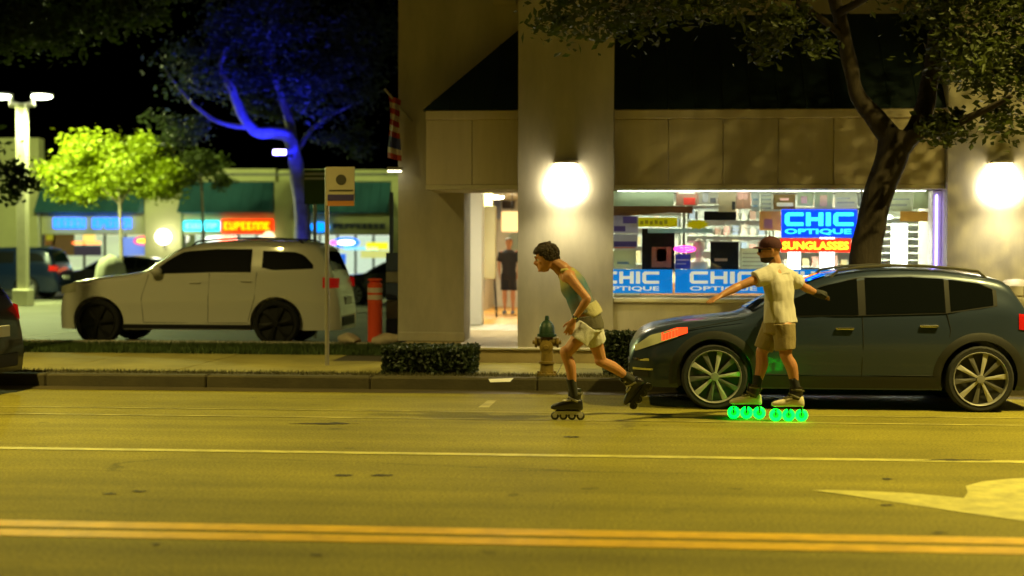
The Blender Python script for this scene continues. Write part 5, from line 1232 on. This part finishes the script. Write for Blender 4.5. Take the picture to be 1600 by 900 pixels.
p1 = remesh(mb, 'person', SKIN1, None, base, .0058, 5)
tag(p1, 'skater in grey tank top and white shorts leaning forward in mid stride', 'person')
eyes(O1, fr1, H1, p1)
# curly hair
hb = MB(); rg = random.Random(4); f, u, s = fr1
head(hb, O1-f*.004, fr1, H1, .045, .72, 2, 20, False)
hb.ball(O1+u*.66*H1-f*.09*H1, (.385*H1,.372*H1,.36*H1), 16, 10, (f, s, u))
for i in range(700):
    h = rg.uniform(.36, 1.04); th = rg.uniform(0, 2*math.pi); c_, q_ = math.cos(th), math.sin(th)
    hl = .74 if c_ > .55 else (.60 if c_ > .1 else .36)
    if h < hl: continue
    hh = min(h, .97); fa = np.interp(hh, [t[0] for t in HEADT], [t[1] for t in HEADT]); ba = np.interp(hh, [t[0] for t in HEADT], [t[2] for t in HEADT]); w_ = np.interp(hh, [t[0] for t in HEADT], [t[3] for t in HEADT])
    a = (fa if c_ > 0 else -ba)*c_
    hb.ball(O1+f*((a+.03*c_)*H1)+s*((w_+.03)*q_*H1)+u*(h*H1+.012), rg.uniform(.012,.021), 6, 4)
remesh(hb, 'hair', M('hair_brown', (.035,.02,.01), .75, var=.5, scale=30, bump=.5, bscale=120), p1, None, .005, 1, .006, 62)
cu = MB()
for i in range(520):
    h = rg.uniform(.38, 1.02); th = rg.uniform(0, 2*math.pi); c_, q_ = math.cos(th), math.sin(th)
    if h < (.76 if c_ > .5 else (.62 if c_ > .1 else .38)): continue
    hh = min(h, .97); fa, ba, w_ = [np.interp(hh, [t[0] for t in HEADT], [t[j] for t in HEADT]) for j in (1, 2, 3)]
    c = O1+f*(((fa if c_ > 0 else -ba)*c_+.085*c_)*H1)+s*((w_+.075)*q_*H1)+u*(h*H1+.02*max(0, h-.6)/.4)
    a_, b_ = Vector((rg.gauss(0,1), rg.gauss(0,1), rg.gauss(0,1))).normalized(), Vector((rg.gauss(0,1), rg.gauss(0,1), rg.gauss(0,1))).normalized(); r_ = rg.uniform(.006, .012)
    cu.tube([c+(a_*math.cos(t)+b_*math.sin(t))*r_ for t in (0,.9,1.8,2.7,3.6)], [.0035,.0035,.003,.0025,.0015], 4)
cu.build('hair_curls', MATS['hair_brown'], p1)
MB().tube([O1+f*(.405*H1)+s*(-.2*H1)+u*(.645*H1), O1+f*(.445*H1)+s*(-.09*H1)+u*(.655*H1)], [.005,.006], 6).build('eyebrow', MATS['hair_brown'], p1)
MB().tube([O1+f*(.405*H1)+s*(.2*H1)+u*(.645*H1), O1+f*(.445*H1)+s*(.09*H1)+u*(.655*H1)], [.005,.006], 6).build('eyebrow', MATS['hair_brown'], p1)
# tank top with dyed colour bands running down the torso
tb = MB(); g = .013
tb.tube([J(914,489,0), J(910,478,0), J(903,460,0), J(895,444,0), J(888.5,431,0), J(884,424.5,0)], [.15+g,.148+g,.155+g,.16+g,.128+g,.082+g], 22, True, (0,1,0), [.82,.79,.77,.76,.74,.9])
for sd in (-1, 1): tb.tube([J(892,436,sd*.095), J(884,422,sd*.1), J(876,424,sd*.095)], [.04,.034,.03], 10, True, (0,1,0), .8)
tt = remesh(tb, 'tank_top', M('tank_print', attr='col', rough=.85, bump=.25, bscale=140), p1, None, .007, 4, .006, 10, (1,1,1))
ax0, ax1 = T1[2], T1[6]; axd = (ax1-ax0); LN = axd.length; axd.normalize(); off = wl(p1)
at = tt.data.color_attributes.new('col', 'FLOAT_COLOR', 'POINT'); cc = []
for v in tt.data.vertices:
    q = v.co+off; t = (q-ax0).dot(axd)/LN + .18*((q-ax0).cross(axd).y)/.1*.35
    c = np.array([np.interp(t, [-.15,.1,.35,.55,.72,.9,1.1], k_) for k_ in ([.15,.14,.06,.14,.30,.40,.42],[.155,.16,.15,.19,.29,.35,.36],[.15,.18,.22,.19,.13,.11,.12])])
    cc += [*c, 1.0]
at.data.foreach_set('color', cc)
hm = MB(); hm.tube([J(925,497,0), J(918.5,486,0), J(914,477,0)], [.161,.160,.157], 22, True, (0,1,0), [.79,.78,.78])
remesh(hm, 'shirt_hem', M('hem_cream', (.42,.38,.22), .85, bump=.3, bscale=90), p1, None, .007, 9, .009, 12)
wb = MB(); wb.tube([J(920,514,0), J(919.5,507,0), J(917,493,0)], [.176,.174,.168], 22, True, (0,1,0), [.88,.86,.82])
remesh(wb, 'waist_wrap', M('wrap_grey', (.10,.088,.06), .9, bump=.3, bscale=90), p1, None, .007, 3, .005, 12)
sb = MB(); sb.tube([J(919,518,0), J(919,509,0)], [.17,.168], 20, True, (0,1,0), [.86,.86])
sleeve(sb, hipL+Vector((0,0,.02)), hipL+(kneeL-hipL)*.47+Vector((.0,0,-.0)), .112, .112); sleeve(sb, hipR+Vector((0,0,.02)), hipR+(kneeR-hipR)*.45, .112, .108)
remesh(sb, 'shorts', M('shorts_white', (.58,.56,.56), .85, bump=.25, bscale=90), p1, None, .007, 4, .008, 11)
# watch
wp = J(899,496,-.212); wd_ = (J(897,499,-.21)-J(918,467,-.25)).normalized()
w_ = MB().tube([wp-wd_*.011, wp+wd_*.011], .033, 16).build('wristwatch', BLK, p1, smooth=True)
MB().ball(wp+Vector((0,-.034,.0)), (.017,.007,.017), 12, 6).build('watch_face', CHR, w_, smooth=True)
SOCK = M('sock_grey', (.03,.03,.024), .9)
for kn, an in ((kneeL, ankL), (kneeR, ankR)):
    d = (an-kn).normalized(); MB().tube([an-d*.16, an-d*.08, an+d*.02], [.049,.043,.043], 14).build('sock', SOCK, p1, smooth=True)
SKB = M('skate_black', (.012,.011,.011), .3, coat=.3); SKT = M('skate_silver', (.42,.40,.37), .3, .6); FRW = M('frame_white', (.62,.6,.56), .35, .2); WHD = M('wheel_smoke', (.05,.045,.03), .4)
fs_ = frame((-1,0,0), (0,0,1)); gg = G(887, 656.5); skate(p1, Vector((gg.x, gg.y, .001)), fs_, 4, .082, SKB, SKT, SKB, FRW, WHD, FRW, 1.0, .21)
fr_r = frame((-.60,.15,-.79), (-.76,-.22,.60)); cr_ = ankR+fr_r[0]*.085-fr_r[1]*.215
skate(p1, cr_, fr_r, 4, .082, SKB, SKT, SKB, RIMD, WHD, GREYS, 1.0, .21)

# ---------------------------------------------------------------- skater in the cap with glowing wheels
g2 = G(1233, 658.5); yb = g2.y+.1; base = Vector((PX(1216, yb), yb, 0))
def K(px, py, dy): return P(px, py, yb+dy)
sd2 = Vector((math.cos(R(52)), math.sin(R(52)), 0))
T2 = [K(1217,507,0), K(1218,493,0), K(1218,476,0), K(1217,458,0), K(1215,441,0), K(1213,427,0), K(1212,416,0)]
mb = MB(); mb.tube(T2, [.165,.155,.15,.165,.18,.165,.085], 20, True, sd2, [.76,.74,.72,.70,.66,.6,.85])
mb.ball(T2[0], (.14,.14,.12), 16, 10)
limb(mb, [K(1212,418,0), K(1211,409,0), K(1208,399,0)], [.064,.06,.058])
sl_, sr_ = T2[5]-sd2*.185+Vector((0,0,-.02)), T2[5]+sd2*.185+Vector((0,0,-.02))
elL, wrL = K(1155,447,-.24), K(1126,462,-.36); elR, wrR = K(1257,449,.36), K(1276,458,.44)
arm(mb, sl_, elL, wrL, 1.05); arm(mb, sr_, elR, wrR, 1.05); mb.ball(sl_+sd2*.02, .07, 12, 8); mb.ball(sr_-sd2*.02, .07, 12, 8)
hand(mb, wrL, K(1113,469,-.42)-wrL, (.1,.2,-1), (-.2,1,0), .185, .12, .32)
hand(mb, wrR, K(1290,462,.46)-wrR, (.1,-.2,-1), (-.3,-1,0), .17, .45)
hipL, kneeL, ankL = K(1224,512,-.09), K(1228,556,-.12), K(1245,611,-.1)
hipR, kneeR, ankR = K(1209,512,.09), K(1190,552,.10), K(1182,608,.08)
leg(mb, hipL, kneeL, ankL, 1.08); leg(mb, hipR, kneeR, ankR, 1.08)
H2 = .236; fr2 = frame((-1,.12,-.08), (-.06,0,1)); O2 = K(1205,409,0)
head(mb, O2, fr2, H2)
p2 = remesh(mb, 'person', SKIN2, None, base, .0058, 5)
tag(p2, 'skater in maroon cap and beige shirt with glowing green wheels', 'person')
eyes(O2, fr2, H2, p2); f, u, s = fr2
# beard
bb = MB(); head(bb, O2+f*.004-u*.004, fr2, H2, .018, -.03, .22, 20, False)
remesh(bb, 'beard', M('beard_dark', (.03,.016,.009), .85, var=.4, scale=40), p2, None, .006, 2)
# cap: dome, brim, button
CAP = M('cap_maroon', (.05,.006,.014), .85, bump=.3, bscale=120)
cb = MB(); rows = []
Q = lambda a, b, h: O2+f*(a*H2)+s*(b*H2)+u*(h*H2)
for h, fa, ba, w in [(.60,.44,-.49,.385),(.70,.45,-.50,.395),(.80,.435,-.485,.385),(.90,.37,-.43,.34),(.98,.27,-.33,.26),(1.04,.13,-.18,.14),(1.06,.02,-.05,.03)]:
    rows.append([Q(0,0,h)+f*((fa if math.cos(t) > 0 else -ba)*math.cos(t)*H2)+s*(w*math.sin(t)*H2)-u*(.10*H2*max(0,-math.cos(t))*(1.06-h)/.46) for t in [2*math.pi*k/20 for k in range(21)]])
dome = cb.grid(rows).build('cap', CAP, p2, smooth=True, angle=70)
br = MB(); rr = []
for j, (ext, dz) in enumerate([(.40,.66),(.52,.665),(.64,.655),(.72,.64),(.735,.62),(.60,.63),(.42,.635)]):
    rr.append([Q(ext*math.cos(t)**.6 if abs(t) < 1.4 else .05, .37*math.sin(t), dz-.05*abs(math.sin(t))**2) for t in [-1.25+2.5*k/12 for k in range(13)]])
br.grid(rr).build('brim', CAP, dome, smooth=True, angle=70)
MB().ball(Q(0,0,1.07), .009, 8, 6).build('button', CAP, dome)
# glasses
gl = MB()
for b in (-1, 1): gl.tube([Q(.40,b*.22,.53), Q(.25,b*.34,.54), Q(-.06,b*.37,.52)], .005, 6)
gl.tube([Q(.46,-.04,.535), Q(.47,0,.54), Q(.46,.04,.535)], .005, 6)
gs = gl.build('spectacles', BLK, p2)
for b in (-1, 1): MB().ball(Q(.435,b*.13,.515), (.016,.036,.027), 12, 8, (f, s, u)).build('dark_lens', CGL, gs, smooth=True)
# shirt
SH = M('tee_beige', (.50,.46,.44), .85, bump=.25, bscale=110)
tb = MB(); tb.tube([K(1219,504,0), K(1218.5,488,0), K(1218,470,0), K(1217,455,0), K(1215,440,0), K(1213,428,0), K(1212,417,0)], [.192,.182,.176,.186,.198,.178,.082], 22, True, sd2, [.80,.78,.74,.72,.69,.66,.9])
tb.ball(sl_+sd2*.035, .088, 14, 10); tb.ball(sr_-sd2*.035, .088, 14, 10); tb.tube([sl_+sd2*.04+Vector((0,0,.02)), T2[5]+Vector((0,0,.035)), sr_-sd2*.04+Vector((0,0,.02))], [.075,.088,.075], 14); tb.tube([K(1213,428,0), K(1211.5,413.5,0)], [.13,.078], 18)
sleeve(tb, sl_+sd2*.03+Vector((0,0,.0)), sl_+(elL-sl_)*.42, .088, .078); sleeve(tb, sr_-sd2*.03, sr_+(elR-sr_)*.66, .088, .076)
remesh(tb, 't_shirt', SH, p2, None, .007, 3, .016, 8.5, (1,1,.6))
# shorts
sb = MB(); sb.tube([K(1217,520,0), K(1217,508,0), K(1218,496,0)], [.178,.178,.176], 20, True, sd2, [.82,.82,.82])
sleeve(sb, hipL+Vector((0,0,.03)), hipL+(kneeL-hipL)*.80, .118, .098); sleeve(sb, hipR+Vector((0,0,.03)), hipR+(kneeR-hipR)*.84, .116, .096)
remesh(sb, 'shorts', M('shorts_khaki', (.23,.175,.085), .9, bump=.25, bscale=90), p2, None, .007, 4, .008, 9)
# glove on the rear hand
gb = MB(); d = (K(1290,462,.46)-wrR).normalized(); hand(gb, wrR, d, (.1,-.2,-1), (-.3,-1,0), .176, .45); gb.tube([wrR-d*.05, wrR-d*.02, wrR+d*.05, wrR+d*.1], [.037,.039,.045,.04], 12)
remesh(gb, 'glove', M('glove_black', (.012,.011,.01), .8), p2, None, .006, 2)
for kn, an in ((kneeL, ankL), (kneeR, ankR)):
    d = (an-kn).normalized(); MB().tube([an-d*.135, an-d*.06, an+d*.02], [.05,.046,.045], 14).build('sock', M('sock_black', (.01,.01,.01), .9), p2, smooth=True)
SKW = M('skate_cream', (.60,.54,.38), .4, var=.1); SKG = M('skate_strap', (.09,.08,.03), .5)
GW = E('wheel_glow', (.0,1.0,.025), 8.0); GH = E('hub_glow', (.0,.9,.02), .8)
def seat(ank, px): return Vector((PX(px, ank.y), ank.y, .001))
skate(p2, seat(ankL, 1234), fs_, 3, .122, SKW, SKG, BLK, BLK, GW, GH, 1.0, .2, True)
skate(p2, seat(ankR, 1168), frame((-1,.04,0), (0,0,1)), 3, .122, SKW, SKG, BLK, BLK, GW, GH, 1.0, .2, True)

# ---------------------------------------------------------------- person standing in the entrance hall
yc = 31.5; fz = ZP
def N(px, py, dy=0): return P(px, py, yc+dy)
c0 = P(795, 489, yc); zof = fz-c0.z
mb = MB(); up = Vector((0,0,1)); bx = c0.x
V3 = lambda x, y, z: Vector((bx+x, yc+y, fz+z))
mb.tube([V3(0,0,.86),V3(0,0,1.0),V3(0,0,1.2),V3(0,0,1.36),V3(0,0,1.42)], [.15,.13,.16,.16,.07], 16, True, (1,0,0), .66)
limb(mb, [V3(0,0,1.42),V3(0,0,1.5)], [.05,.05])
for sd in (-1, 1):
    sh_, el_, wr_ = V3(sd*.17,0,1.36), V3(sd*.22,.02,1.1), V3(sd*.2,-.1,.88); arm(mb, sh_, el_, wr_, .9); hand(mb, wr_, (0,-.2,-1), (-sd,0,0), (0,-1,0), .16, .4)
    hp, kn, an = V3(sd*.085,0,.88), V3(sd*.09,-.02,.48), V3(sd*.09,.02,.07); leg(mb, hp, kn, an, .95, Vector((0,1,0)))
    mb.tube([V3(sd*.09,.05,.03), V3(sd*.095,-.06,.028), V3(sd*.1,-.16,.02)], [.035,.036,.02], 10)
fr3 = frame((.3,-1,0), (0,0,1)); O3 = V3(0,0,1.47); head(mb, O3, fr3, .215)
p3 = remesh(mb, 'person', SKIN1, None, (bx, yc, fz), .008, 4)
tag(p3, 'person in black top and shorts standing inside the lit entrance hall', 'person')
hb = MB(); head(hb, O3-fr3[0]*.01, fr3, .215, .05, .70, 2, 16, False); remesh(hb, 'hair', M('hair_grey', (.12,.11,.09), .8), p3, None, .01, 2)
tb = MB(); tb.tube([V3(0,0,.84),V3(0,0,1.0),V3(0,0,1.2),V3(0,0,1.36),V3(0,0,1.43)], [.17,.155,.18,.18,.07], 16, True, (1,0,0), .72)
for sd in (-1, 1): sleeve(tb, V3(sd*.16,0,1.37), V3(sd*.21,.01,1.16), .075, .068)
remesh(tb, 'black_top', M('cloth_black', (.012,.011,.011), .9), p3, None, .01, 3, .006, 8)
sb = MB(); sb.tube([V3(0,0,.78),V3(0,0,.92)], [.17,.165], 16, True, (1,0,0), .75)
for sd in (-1, 1): sleeve(sb, V3(sd*.085,0,.88), V3(sd*.09,-.01,.52), .1, .095)
remesh(sb, 'shorts', MATS['cloth_black'], p3, None, .01, 3, .006, 8)
for sd in (-1, 1): MB().tube([V3(sd*.09,.06,.04), V3(sd*.095,-.05,.04), V3(sd*.1,-.19,.028)], [.042,.045,.025], 12).build('shoe', M('shoe_blue', (.12,.14,.2), .7), p3, smooth=True)
